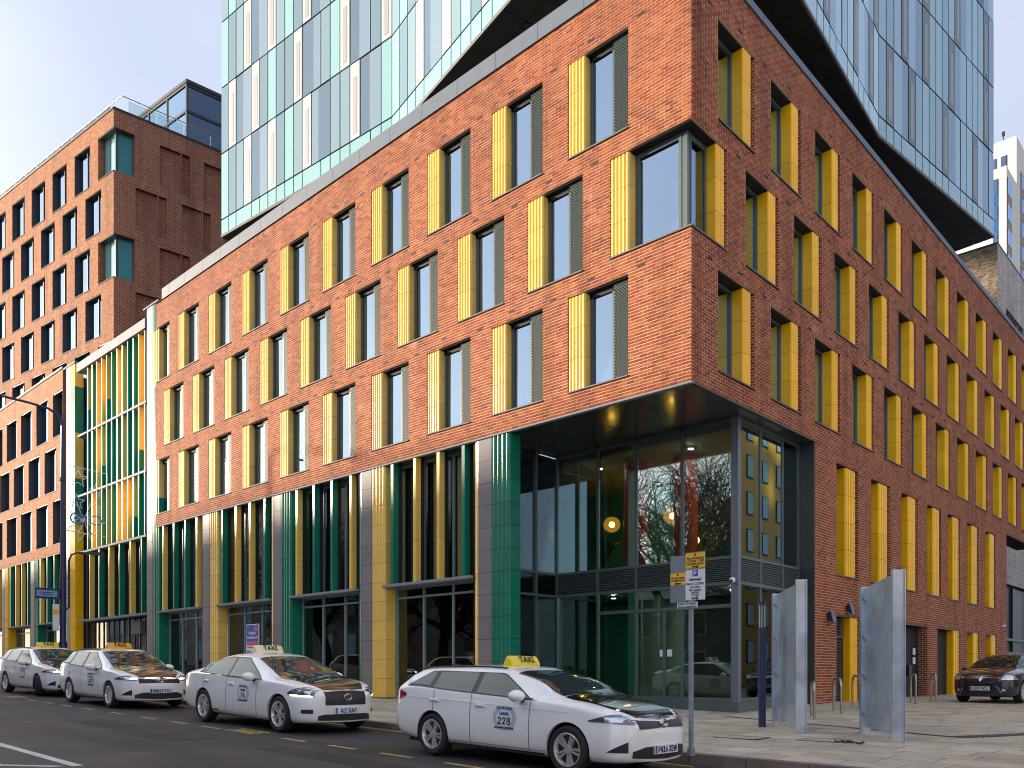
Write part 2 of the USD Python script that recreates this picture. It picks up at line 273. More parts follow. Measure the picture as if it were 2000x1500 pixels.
# ================================================================ GROUND
def Hp(x, y):
    x, y = np.asarray(x, float), np.asarray(y, float)
    return -1.09 + np.where(y < 0, .01 * y, .035 * np.minimum(y, 7)) + np.where(x < 0, -.028 * x, -.012 * x)
def Hr(x): return -1.25 - .028 * np.asarray(x, float)
KY = -4.95; KEND = 3.3          # kerb line; the kerb turns at the corner
def grid_sheet(x0, x1, y0, y1, nx, ny, fz, hole=None):
    X, Y = np.meshgrid(np.linspace(x0, x1, nx), np.linspace(y0, y1, ny)); Z = fz(X, Y)
    v = np.stack([X.ravel(), Y.ravel(), Z.ravel()], 1); i = np.arange(nx * ny).reshape(ny, nx)
    f = np.stack([i[:-1, :-1], i[:-1, 1:], i[1:, 1:], i[1:, :-1]], -1).reshape(-1, 4)
    return v, f
tag(put('ground', grid_sheet(-400, 400, -400, 400, 81, 81, lambda x, y: np.minimum(Hr(np.clip(x, -120, 60)), Hp(np.clip(x, -120, 60), y)) - 0.12), M_asph), 'far ground under the streets', 'ground', kind='structure')
tag(put('road', grid_sheet(-120, 60, -22, KY, 91, 12, lambda x, y: Hr(x)), M_asph, smooth=True), 'dark patched asphalt road in front of the taxis', 'road', kind='structure')
pav = tag(put('pavement', grid_sheet(-120, 40, KY + .02, 60, 161, 66, lambda x, y: Hp(x, y) - 0.012), M_slabjoint), 'stone slab pavement and small plaza round the corner building', 'pavement', kind='structure')
kb = xform('kerb'); tag(kb, 'worn dark stone kerb between road and pavement', 'kerb', kind='structure')
x = -60.0; kst = []
while x < 40:
    l = 0.9; a, b = x + .006, x + l - .006
    m = MB().hull8([(a, KY - .13, Hr(a) - .1), (b, KY - .13, Hr(b) - .1), (b, KY + .02, Hr(b) - .1), (a, KY + .02, Hr(a) - .1)],
                   [(a, KY - .115, Hp(a, KY) - .004), (b, KY - .115, Hp(b, KY) - .004), (b, KY + .02, Hp(b, KY) + .003), (a, KY + .02, Hp(a, KY) + .003)])
    (m.build('kerb_stone', M_kerb, kb) if -26 < x < 12 else kst.append(m)); x += l
mm = MB()
for m in kst: mm.add(*m.mesh())
tag(mm.build('distant_kerb_stones', M_kerb, kb), kind='stuff')
# paving slabs: rows across the pavement, staggered
slabs = []
def fwd(x, y): return (x - CX) * -math.sin(YAW) + (y - CY) * math.cos(YAW)
yy = KY + .03; row = 0
random.seed(11)
while yy < 34:
    h = 0.6 if yy < 3 else 0.45
    xx = -50 + random.random() * .6
    while xx < 26:
        l = random.choice((0.6, 0.75, 0.9, 0.9, 1.05)) if yy < 3 else random.choice((0.6, 0.75, 0.9))
        if not (xx + l < -0.4 and yy > 3.2) and fwd(xx, yy) > 2: slabs.append((xx, yy, l, h))
        xx += l
    yy += h; row += 1
def visible(s):
    d = fwd(s[0] + s[2] / 2, s[1] + s[3] / 2); lat = (s[0] + s[2] / 2 - CX) * math.cos(YAW) + (s[1] + s[3] / 2 - CY) * math.sin(YAW)
    px = 1000 + FPX * lat / d; py = HOR - FPX * float(Hp(s[0], s[1])) / d
    hid = s[1] > 2.9 and s[0] < -.4
    return 650 < px < 2030 and py < 1530 and not hid and not (px < 1300 and py > 1420)
slabs.sort(key=lambda s: fwd(s[0], s[1])); near = [s for s in slabs if visible(s)][:300]; ns = set(near)
stuff = [MB() for _ in M_slabs]
for s in slabs:
    g = .009; dz = random.uniform(-.002, .004); tl = random.uniform(-.0015, .0015)
    c = [(s[0] + g, s[1] + g), (s[0] + s[2] - g, s[1] + g), (s[0] + s[2] - g, s[1] + s[3] - g), (s[0] + g, s[1] + s[3] - g)]
    lo = [(p[0], p[1], float(Hp(*p)) - .05) for p in c]; hi = [(p[0] + (.004 if i in (0, 3) else -.004), p[1] + (.004 if i < 2 else -.004), float(Hp(*p)) + dz + (tl if i % 2 else -tl)) for i, p in enumerate(c)]
    k = random.choices((0, 1, 2, 3), (.4, .34, .16, .1))[0] if s[1] > -2.2 else random.choices((0, 1, 2, 3), (.22, .1, .4, .28))[0]
    if s in ns: MB().hull8(lo, hi).build('paving_slab', M_slabs[k], pav)
    else: stuff[k].hull8(lo, hi)
for k, m in enumerate(stuff): tag(m.build('distant_paving_slabs', M_slabs[k], pav), kind='stuff')
# dark drainage line of small setts on the plaza
ds = MB()
def line_setts(a, b, w):
    a, b = np.array(a), np.array(b); n = int(np.linalg.norm(b - a) / .2); d = (b - a) / np.linalg.norm(b - a); q = np.array([-d[1], d[0]]) * w / 2
    for i in range(n):
        p0 = a + d * (i * .2 + .006); p1 = a + d * (i * .2 + .194)
        c = [p0 - q, p1 - q, p1 + q, p0 + q]; ds.hull8([(*p, float(Hp(*p)) - .03) for p in c], [(*p, float(Hp(*p)) + .007) for p in c])
line_setts((-.3, 1.9), (5.1, .35), .12); line_setts((5.1, .35), (8.2, 4.6), .30)
tag(ds.build('drainage_setts', M_sett), 'thin dark line of granite setts crossing the plaza paving', 'drain', kind='structure')

M_iron = mat('cast_iron', (0.05, 0.047, 0.045), 0.6, metal=.4, var=.3, bump=.5, bscale=30)
def cover(x_, y_, w_, l_, fz, lab, rz=0):
    t = thing('access_cover', lab, 'access cover', (x_, y_, float(fz(x_, y_)) + .004), rz); MB().box((-w_, -l_, -.02), (w_, -l_ + .03, .004)).box((-w_, l_ - .03, -.02), (w_, l_, .004)).box((-w_, -l_ + .03, -.02), (-w_ + .03, l_ - .03, .004)).box((w_ - .03, -l_ + .03, -.02), (w_, l_ - .03, .004)).build('frame', M_iron, t); MB().box((-w_ + .035, -l_ + .035, -.02), (w_ - .035, l_ - .035, .002)).build('lid', M_slabs[2], t)
cover(2.35, -2.25, .42, .30, Hp, 'slab filled access cover on the paving left of the parking sign pole'); cover(3.6, -1.75, .36, .28, Hp, 'slab filled access cover on the paving between the two steel screens')
t = thing('road_drain', 'iron gully grate in the road beside the kerb behind the front taxi', 'drain cover', (-2.6, KY - .40, float(Hr(-2.6)) + .003)); MB().box((-.25, -.2, -.02), (.25, .2, .003)).build('frame', M_iron, t)
for k in range(6): MB().box((-.21 + .075 * k, -.16, .003), (-.17 + .075 * k, .16, .008)).build('bar', M_black, t)
M_patch = groundmat('tar_patch', [(0.016, 0.016, 0.018), (0.026, 0.026, 0.029), (0.045, 0.044, 0.047)], 0.72, 50.0, 22.0, 0.8, 0.6)
def rpatch(pts, lab): tag(MB().hull8([(x_, y_, float(Hr(x_)) - .01) for x_, y_ in pts], [(x_, y_, float(Hr(x_)) + .0025) for x_, y_ in pts]).build('tar_patch', M_patch), lab, 'road patch', kind='structure')
rpatch([(-9.5, -9.4), (-4.1, -9.5), (-4.0, -8.7), (-9.4, -8.65)], 'dark tarmac repair strip beside the dashed line'); rpatch([(-2.4, -8.95), (.9, -9.0), (1.0, -8.45), (-2.3, -8.4)], 'small dark tarmac repair beside the front taxi')
# road markings
def mark(x0, x1, y, w, m, name, label, skew=0.0):
    c = [(x0, y - w / 2), (x1, y - w / 2 + skew), (x1, y + w / 2 + skew), (x0, y + w / 2)]
    mk = MB().hull8([(*p, float(Hr(p[0])) - .002) for p in c], [(*p, float(Hr(p[0])) + .004) for p in c])
    return mk
bay = xform('taxi_bay_marking'); tag(bay, 'worn yellow broken line and TAXIS lettering along the taxi rank', 'road marking', kind='structure')
for x0 in [-21.6, -20.2, -17.0, -15.6, -14.2, -12.8, -11.05, -9.3, -7.83, -6.48, -3.53, -2.1, -.74, .72, 2.2, 3.6]:
    mark(x0, x0 + .72, -7.78, .085, M_ly, '', '').build('dash', M_ly, bay)
for xc in (-5.0, -18.6):
    t = centre(text('TAXIS', .42, .005)); M = frame_m((xc, -7.62, float(Hr(xc)) + .0005), (1, 0, -.028), (0, 1, 0)); M[:3, 0] *= .62
    MB().tm(t, M).build('lettering', M_ly, bay)
mark(-30, 3.2, KY - .34, .07, M_ly, '', '').build('edge_line', M_ly, bay)
wl = xform('lane_marking'); tag(wl, 'white lane lines meeting in a point at the near left of the road', 'road marking', kind='structure')
mark(-30, -1.94, -11.72, .13, M_lw, '', '', 0).build('lane_line', M_lw, wl)
mark(-2.6, -2.02, -12.44, .11, M_lw, '', '', .54).build('lane_line', M_lw, wl)
mark(-12, -2.6, -12.44, .11, M_lw, '', '').build('lane_line', M_lw, wl)

# ================================================================ BRICK BUILDING (podium)
def LF(u, d, z): return (-u, d, z)          # left facade: u to the left of the corner, d into the building
def RF(u, d, z): return (-d, u, z)          # right facade
class WB(MB):
    """mesh builder in facade coordinates (u along, d inward, z up)"""
    def __init__(s, W): super().__init__(); s.W = W
    def bx(s, u0, u1, d0, d1, z0, z1): return s.box(s.W(u0, d0, z0), s.W(u1, d1, z1))
    def ex(s, pts, z0, z1):               # polygon in (u,d) extruded
        q = [s.W(u, d, 0)[:2] for u, d in pts]
        if Polygon(q).exterior.is_ccw is False: q = q[::-1]
        return s.prism(q, z0, z1)
def flute(u0, u1, d0, amp, n, back, r=0.0):
    pts = []
    for i in range(n):
        a, b = u0 + (u1 - u0) * i / n, u0 + (u1 - u0) * (i + 1) / n
        for k in range(6):
            t = k / 6; pts.append((a + (b - a) * t, d0 + amp * (1 - abs(math.sin(math.pi * t)) ** 0.6)))
    pts.append((u1, d0 + amp)); pts += [(u1, back), (u0, back)]
    return pts
def tilt_pane(W, u0, u1, d, z0, z1, m, parent, amt=.005):
    o = [random.uniform(-amt, amt) for _ in range(3)]; o.append(o[0] + o[2] - o[1])
    f = [W(u0, d + o[0], z0), W(u1, d + o[1], z0), W(u1, d + o[2], z1), W(u0, d + o[3], z1)]; k = [W(u0, d + o[0] + .012, z0), W(u1, d + o[1] + .012, z0), W(u1, d + o[2] + .012, z1), W(u0, d + o[3] + .012, z1)]
    MB().hull8(f, k).build('pane', m, parent)
building = thing('brick_building', 'red brick corner building with yellow fluted panels beside staggered windows and a glazed corner', 'building')
M0, RH, WW, WH = 2.5875, 38 * CH, 1.777, 31 * CH
S0, SM = 3.425, 4.745; HB = 7 * CH
T0, TM, TM2 = 1.143, 2.447, 2.6044; TW = 1.723
NC = 128; ZT = ZB + NC * CH               # brick top
XE, TE, TL, TS = 26.2, 33.0, 26.95, 6.34
openL, openR = [], []                      # (u0,u1,z0,z1,kind)
zr = [ZB + HB + RH * k for k in range(3)]
for i in range(10):
    for k, o in ((0, S0), (2, S0)):
        u = o + M0 * i
        if u - WW < XE - .3: openL.append((u - WW, min(u, XE + .0), zr[k], zr[k] + WH, 'w' if u < XE else 'end'))
    u = SM + M0 * i
    if u < XE: openL.append((u - WW, u, zr[1], zr[1] + WH, 'w'))
openL.append((0, 2.155, zr[1], zr[1] + WH, 'corner'))
for i in range(12):
    for k in (0, 2): openR.append((T0 + TM2 * i, T0 + TM2 * i + TW, zr[k], zr[k] + WH, 'w'))
    if TM + TM2 * i + TW < TE: openR.append((TM + TM2 * i, TM + TM2 * i + TW, zr[1], zr[1] + WH, 'w'))
openR.append((0, 1.5, zr[1], zr[1] + WH, 'corner'))
TALL = [(7.79, 9.42), (10.455, 12.11), (13.166, 14.80), (15.8, 17.40), (18.2, 19.80), (20.76, 22.42), (23.44, 25.09)]
for a, b in TALL: openR.append((a, b, 2.78, ZB - 4 * CH + .0, 'tall'))
DOORS = [(7.79, 9.50, 'door'), (13.17, 15.8, 'shutter'), (16.96, 19.83, 'gate'), (20.73, 22.5, 'gate'), (23.52, 25.26, 'gate')]
ZG = -1.2
for a, b, k in DOORS: openR.append((a, b, ZG - .2, 1.66, k))
# walls (mortar plane and reveals)
def wallpoly(outer, ops): return outer.difference(unary_union([sbox(a, c, b, d) for a, b, c, d, k in ops]))
def extr(pg, W, d0, d1):
    mb = MB()
    for g in (pg.geoms if hasattr(pg, 'geoms') else [pg]):
        t = trimesh.creation.extrude_polygon(g, d1 - d0, engine='earcut'); v = np.array(t.vertices); f = np.array(t.faces)
        q = np.array([W(a, d0 + c, b) for a, b, c in v])
        t2 = trimesh.Trimesh(q, f, process=False)
        if t2.volume < 0: f = f[:, ::-1]
        mb.add(q, f)
    return mb
mb = extr(wallpoly(sbox(.008, ZB, XE, ZT), openL), LF, .0045, .40)
pgR = wallpoly(unary_union([sbox(.40, ZB, TE, ZT), sbox(TS, ZG - .3, TL, ZB + .01)]), openR)
mbR = extr(pgR, RF, .0045, .40)
wall = MB().add(*mb.mesh()).add(*mbR.mesh()).build('wall', M_brick, building)
MB().box((-XE, .41, ZB + .3), (-.41, 3.2, ZT - .3)).box((-3.2, 3.21, ZB + .3), (-.41, TE, ZT - .3)).box((-4, TS + .3, ZG), (-.41, TL - .3, ZB + .2)).box((-XE, 3.3, ZT - .6), (-3.3, 32, ZT - .35)).build('dark_core', M_room, building)
# real bricks
def brick_cells(u0, u1, c0, c1, ops, W, head):
    out = []
    for c in range(c0, c1):
        z0, z1 = ZB + c * CH + .0065, ZB + (c + 1) * CH - .0065; off = .5 * BW if (c + 400) % 2 == 0 else 0.0
        sgn = -1 if W is LF else 1
        k0 = math.floor((u0 * 1 + off) / BW) - 1; n = int((u1 - u0) / BW) + 4
        zc = (z0 + z1) / 2; cut = sorted((a - .004, b + .004) for a, b, d, e, k in ops if d < zc < e)
        for k in range(k0, k0 + n):
            a, b = k * BW - off + .0065, (k + 1) * BW - off - .0065
            a, b = max(a, u0), min(b, u1)
            if b - a < .03: continue
            segs = [(a, b)]
            for p, q in cut:
                segs = [s for x, y in segs for s in ((x, min(y, p)), (max(x, q), y)) if s[1] - s[0] > .025]
            for x, y in segs: out.append((x, y, z0, z1, .1025 if (head and x < .005) else .055))
    return out
cL = brick_cells(0.0, XE, 0, NC, openL, LF, True)
cR = brick_cells(.1125, TE, 0, NC, openR, RF, False) + brick_cells(TS + .003, TL, -100, 0, openR, RF, False)
FC = np.array([(0, 1, 5, 4), (1, 2, 6, 5), (3, 0, 4, 7), (4, 5, 6, 7), (0, 3, 2, 1)])
def bricks_mesh(cells, W):
    c = np.array(cells); n = len(c); pr = rng.uniform(-.0025, .0015, n)
    u0, u1, z0, z1, dp = c.T; V = np.zeros((n, 8, 3))
    P = [(u0, pr, z0), (u1, pr, z0), (u1, dp, z0), (u0, dp, z0), (u0, pr, z1), (u1, pr, z1), (u1, dp, z1), (u0, dp, z1)]
    for i, (u, d, z) in enumerate(P):
        V[:, i] = np.stack(W(u, d, z), 1)
    F = (np.arange(n)[:, None, None] * 8 + FC[None]).reshape(-1, 4)
    F = F if W is RF else F[:, ::-1]
    if W is RF: F = F   # orientation fixed below
    return V.reshape(-1, 3), F
def brick_parts(cL, cR):
    allc = [(c, LF) for c in cL] + [(c, RF) for c in cR]
    def size(cw):
        c, W = cw; p = np.array(W((c[0] + c[1]) / 2, 0, (c[2] + c[3]) / 2)); d = fwd(p[0], p[1]); lat = (p[0] - CX) * math.cos(YAW) + (p[1] - CY) * math.sin(YAW)
        nrm = (0, -1) if W is LF else (1, 0); v = np.array([CX - p[0], CY - p[1]]); cs = max(0, (v @ nrm) / np.linalg.norm(v))
        py = HOR - FPX * p[2] / d
        return (c[1] - c[0]) * cs / d ** 2 * (1 if 0 < py < 1500 else 0)
    idx = sorted(range(len(allc)), key=lambda i: -size(allc[i]))
    big = set(idx[:300])
    for i in idx[:300]:
        put('brick', bricks_mesh([allc[i][0]], allc[i][1]), M_brick, building)
    m = MB()
    for W in (LF, RF): m.add(*bricks_mesh([allc[i][0] for i in range(len(allc)) if i not in big and allc[i][1] is W], W))
    tag(m.build('brickwork', M_brick, building), kind='stuff')
brick_parts(cL, cR)
# small weep vents in the brickwork
vm = []
for W, ops in ((LF, openL), (RF, openR)):
    for a, b, z0, z1, k in ops:
        if k != 'w' or b > 24: continue
        for uu, dz in ((a + (b - a) * .6, .19), (a - .35, .05)):
            WB(W).bx(uu - .10, uu + .10, -.004, .02, z1 + dz, z1 + dz + .055).build('weep_vent', M_joint, building)
# windows
PANEV = [M_glass]
def window(W, a, b, z0, z1, kind, k):
    left = W is LF; r = random.random()
    fr = WB(W)
    D = .27 if left else .40
    hd_ = WB(W).bx(a + .003, b - .003, .06, D + .1, z1 - .034, z1 - .003).bx(a + .003, a + .02, .06, D + .1, z0 + .002, z1 - .035)
    if left: hd_.bx(a + .021, b - .021, .18, D + .1, z1 - .16, z1 - .0345)
    if left or kind == 'tall': fr.bx(b - .02, b - .004, .05 if left else .12, D + .1, z0 + .002, z1 - .032)
    if left:
        pa, pb = b - .537, b - .022                     # panel at the left end (large u)
        ga, gb = a + .57, b - .62                         # glass
        if kind == 'end': pa, pb = b + .3, b + .3; gb = b - .05
        gd = .22
        for u in (ga - .06, gb): fr.bx(u, u + .06, gd - .04, gd + .05, z0 + .003, z1 - .033)
        fr.bx(ga, gb, gd - .03, gd + .05, z0 + .003, z0 + .07); fr.bx(ga, gb, gd - .03, gd + .05, z1 - .12, z1 - .034)
        if kind != 'end': fr.bx(gb + .06, pa, .20, .26, z0 + .003, z1 - .034)
    else:
        pa, pb = a + 1.19, a + 1.19 + .40
        if kind == 'tall': pa, pb = a + .70, a + 1.45
        ga, gb = a + .06, pa - .03; gd = .36
        fr.bx(a + .02, a + .06, gd - .05, gd + .05, z0 + .003, z1 - .033); fr.bx(gb, gb + .03, gd - .05, gd + .05, z0 + .003, z1 - .033)
        fr.bx(ga, gb, gd - .04, gd + .05, z0 + .003, z0 + .06); fr.bx(ga, gb, gd - .04, gd + .05, z1 - .10, z1 - .034)
        if kind == 'tall': fr.bx(ga, gb, gd - .04, gd + .04, z1 - .75, z1 - .69)
        fr.bx(pb - .05, b - .004, .33, .40, z0 + .003, z1 - .033)
    w = fr.build('window', M_frame, building); hd_.build('head_lining', M_joint, w)
    WB(W).bx(a - .0, b + .0, -.035, D + .08, z0 - .035, z0).build('sill', M_sill if left else M_dark, w)
    tilt_pane(W, ga + .002, gb - .002, gd, z0 + .072, z1 - .122, M_glass, w)
    if r < (.42 if left else .6):
        zb2 = z0 + .06 + (0 if r < .22 else random.choice((.5, .9, 1.3, 1.7)))
        WB(W).bx(ga, gb, gd + .07, gd + .08, zb2, z1 - .12).build('blind', M_blind, w)
    if not (r < .22): WB(W).bx(ga, gb, gd + .10, gd + .13, z0 + .05, z1 - .1).build('dim_interior', M_room, w)
    if left: WB(W).bx(a + .022, ga - .062, .13, .135, z0 + .004, z1 - .034).build('perforated_screen', M_perf, w)
    if kind == 'end': return
    n = 3 if kind != 'tall' else 4
    for j in range(n):
        za, zb_ = z0 + .004 + (z1 - z0 - .05) * j / n, z0 + .004 + (z1 - z0 - .05) * (j + 1) / n - .009
        pr = flute(pa, pb, -.012 if left else .012, .034, 5 if left else 4, .28 if left else .36)
        WB(W).ex(pr, za, zb_).build('faience_tile', M_pale if left else M_yel, w)
    WB(W).bx(pa + .012, pb - .012, .06, .27, z0 + .002, z1 - .032).build('tile_backing', M_joint, w)
for a, b, z0, z1, k in openL:
    if k in ('w', 'end'): window(LF, a, b, z0, z1, k, 0)
for a, b, z0, z1, k in openR:
    if k in ('w', 'tall'): window(RF, a, b, z0, z1, k, 0)
# glazed corner window
def corner_window():
    z0, z1 = zr[1], zr[1] + WH
    fr = MB(); hl_ = MB().box((-2.15, .05, z1 - .03), (-.05, .42, z1 - .003)).box((-.42, .421, z1 - .03), (-.05, 1.495, z1 - .003))
    fr.box((-.36, .26, z0 + .003), (-.26, .36, z1 - .033)).box((-.345, .262, z0 + .003), (-.40, .30, z1 - .033))
    WB_ = WB(LF)
    for u in (1.50, .40): WB_.bx(u, u + .07, .25, .34, z0 + .003, z1 - .033)
    WB_.bx(.40, 1.5, .26, .33, z1 - .15, z1 - .034); WB_.bx(.36, 1.5, .26, .33, z0 + .003, z0 + .06); WB_.bx(1.57, 1.62, .25, .34, z0 + .003, z1 - .034)
    W2 = WB(RF)
    for u in (.40, 1.02): W2.bx(u, u + .05, .26, .34, z0 + .003, z1 - .033)
    W2.bx(.40, 1.05, .27, .33, z1 - .15, z1 - .034); W2.bx(.40, 1.05, .27, .33, z0 + .003, z0 + .06)
    fr.add(*WB_.mesh()).add(*W2.mesh())
    w = fr.build('window', M_frame, building); tag(w, 'large glazed window wrapping the corner'); hl_.build('head_lining', M_joint, w)
    MB().box((-2.155, -.035, z0 - .035), (.035, .44, z0)).box((-.44, .44, z0 - .035), (.035, 1.5, z0)).build('sill', M_sill, w)
    tilt_pane(LF, .42, 1.5, .29, z0 + .06, z1 - .15, M_glass, w, .002); WB(RF).bx(.42, 1.02, .29, .30, z0 + .06, z1 - .15).build('pane', M_glass, w)
    WB(LF).bx(.36, 1.6, 1.1, 1.13, z0, z1).build('dim_interior', M_room, w)
    for j in range(3):
        za, zb_ = z0 + .004 + (z1 - z0 - .05) * j / 3, z0 + .004 + (z1 - z0 - .05) * (j + 1) / 3 - .009
        WB(LF).ex(flute(1.62, 2.132, -.012, .034, 5, .28), za, zb_).build('faience_tile', M_pale, w)
        WB(RF).ex(flute(1.08, 1.46, .012, .034, 4, .36), za, zb_).build('faience_tile', M_yel, w)
    MB().box((-2.12, .06, z0 + .002), (-1.64, .27, z1 - .032)).box((-.35, 1.09, z0 + .002), (-.06, 1.45, z1 - .032)).build('tile_backing', M_joint, w)
corner_window()
# copings
for i in range(18):
    u0, u1 = 1.47 * i - .03, min(1.47 * (i + 1) - .042, XE - .6)
    WB(LF).bx(u0, u1, -.03, .5, ZT + .003, ZT + .47).build('coping_panel', M_coping, building)
WB(LF).bx(-.05, XE, -.05, .2, ZT, ZT + .0029).build('coping_edge', M_sill, building)
for i in range(12): WB(RF).bx(.55 + 2.7 * i, .55 + 2.7 * (i + 1) - .012, -.04, .5, ZT + .003, ZT + .20).build('coping_panel', M_coping, building)
WB(LF).bx(-.02, XE, -.018, .10, ZB - .045, ZB - .006).build('edge_trim', M_alu, building)
WB(RF).bx(.12, TS + .4, -.014, .10, ZB - .045, ZB - .006).build('edge_trim', M_dark, building)
# soffit of the corner recess, and of the overhang at the far end
sofm = MB().box((-6.3, .12, ZB - .012), (-.12, 6.4, ZB - .002)).box((-.9, TL, ZB - .03), (-.1, TE, ZB - .002)).box((-26, .12, ZB - .012), (-6.3, .6, ZB - .002)).build('soffit_backing', M_joint, building)
for i in range(4):
    for j in range(4):
        MB().box((-6.28 + 1.545 * i, .14 + 1.57 * j, ZB - .035), (-6.28 + 1.545 * (i + 1) - .014, .14 + 1.57 * (j + 1) - .014, ZB - .013)).build('soffit_panel', M_soffit, building)
WB(LF).bx(6.9, 26, .12, .6, ZB - .03, ZB - .013).build('soffit_panel', M_soffit, building)
# ---- tiled columns
BANDM = {'Y': M_yel, 'P': M_pale, 'G': M_grn, 'g': M_grey}
def tiled_column(parent, c, strip, fl, ztop, zbot, bands=None, nf=4, th=.593):
    core = WB(LF).bx(c - 1.40, c - .05, .09, .44, zbot, ztop - .01).build('column', M_joint, parent)
    arc = [(c - .30 + .30 * math.sin(t), .02 + .30 - .30 * math.cos(t)) for t in np.linspace(0, 1.45, 8)] + [(c - .30, .30)]
    n = int(round((ztop - zbot) / th)); h = (ztop - zbot) / n
    for j in range(n):
        a, b = ztop - h * (j + 1) + .004, ztop - h * j - .004; zc = (a + b) / 2
        f = fl if bands is None else next(m for zl, m in bands if zc > zl)
        WB(LF).ex(arc, a, b).build('faience_tile', BANDM[strip], core)
        WB(LF).bx(c - .80, c - .306, .02, .09, a, b).build('faience_tile', M_grey, core)
        WB(LF).ex(flute(c - 1.45, c - .806, .012, .045, nf, .44), a, b).build('faience_tile', BANDM[f], core)
    return core
COLS = [(6.84, 'P', 'G'), (12.0, 'G', 'P'), (17.15, 'P', 'G'), (22.3, 'g', 'P')]
for c, s_, f_ in COLS: tiled_column(building, c, s_, f_, ZB - .05, float(Hp(-c, 0)) + .0)
tiled_column(building, 27.42, 'g', 'G', ZT + .1, float(Hp(-27, 0)), [(14.5, 'G'), (12.2, 'P'), (9.85, 'G'), (7.5, 'P'), (-9, 'G')])
WB(LF).bx(26.0, 27.5, -.02, .5, ZT + .105, ZT + .16).build('column_cap', M_alu, building)
M_pgreen = mat('pale_green_wall', (.36, .52, .42), .8)
# ---- ground storey bays
def fin(parent, u, c, z0, z1, d0=.02, d1=.22, w=.115, seg=None, m=None):
    f = WB(LF).bx(u - w + .01, u - .01, d0 + .02, d1 + .15, z0 + .01, z1 - .01).build('fin', M_joint, parent)
    zs = np.linspace(z0, z1, max(2, int(round((z1 - z0) / 1.18)) + 1)) if seg is None else seg
    for a, b, col in zip(zs[:-1], zs[1:], c if isinstance(c, list) else [c] * 99):
        WB(LF).bx(u - w, u, d0, d1, a + .004, b - .004).build('faience_tile', BANDM[col], f)
def bay(parent, ua, ub, cols, zg, zl=2.66, ztop=ZB - .04):
    """ua>ub: bay from u=ub (right) to ua (left)"""
    for j, c in enumerate(cols):
        w4 = (ua - ub); u = ub + .22 + .125 + (w4 - .4) * (len(cols) - 1 - j) / (len(cols) - 1) * .93
        fin(parent, u, c, zl - .03, ztop)
    WB(LF).bx(ub - .03, ua + .06, -.03, .45, zl - .10, zl - .02).build('ledge', M_alu, parent)
    fr = WB(LF); gd = .47
    zsA, zsB = zl - .38, zl - .44
    us = [ub + .04, ub + w4 * .30, ub + w4 * .64, ua - .10]
    for u in us: fr.bx(u, u + .055, gd - .05, gd + .06, zg, zl - .10); fr.bx(u, u + .055, gd - .04, gd + .06, zl - .02, ztop)
    fr.bx(ub, ua, gd - .045, gd + .05, zsB, zsA); fr.bx(ub, ua, gd - .045, gd + .05, zl - .16, zl - .10); fr.bx(ub, ua, gd - .045, gd + .05, zg, zg + .12); fr.bx(ub, ua, gd - .04, gd + .05, ztop - .08, ztop)
    w = fr.build('window', M_frame2, parent); tag(w, 'glazed shopfront bay')
    for a, b in zip(us[:-1], us[1:]):
        WB(LF).bx(a + .057, b - .002, gd, gd + .012, zg + .12, zsB).build('pane', M_shop, w)
        WB(LF).bx(a + .057, b - .002, gd, gd + .012, zsA, zl - .16).build('transom_pane', M_shop, w)
        WB(LF).bx(a + .057, b - .002, gd, gd + .012, zl - .02, ztop - .08).build('pane', M_shopt, w)
BAYS = [(10.55, 6.84, 'GPPG'), (15.7, 12.0, 'PGGP'), (20.85, 17.15, 'GPPG'), (25.97, 22.3, 'PGGP')]
for a, b, c in BAYS:
    bay(building, a, b, c, float(Hp(-a, .4)) - .02)
    MB().box((-a + .35, 1.3, -1.2), (-a + .75, 1.6, 2.25)).build('inner_column', M_pgreen, building); MB().box((-a + 1.9, 1.5, 2.6), (-a + 2.25, 1.8, 6.0)).build('inner_column', M_pgreen, building)
    MB().box((-a, 3.8, -1.2), (-b, 3.9, 2.25)).build('inner_wall', M_teal, building)
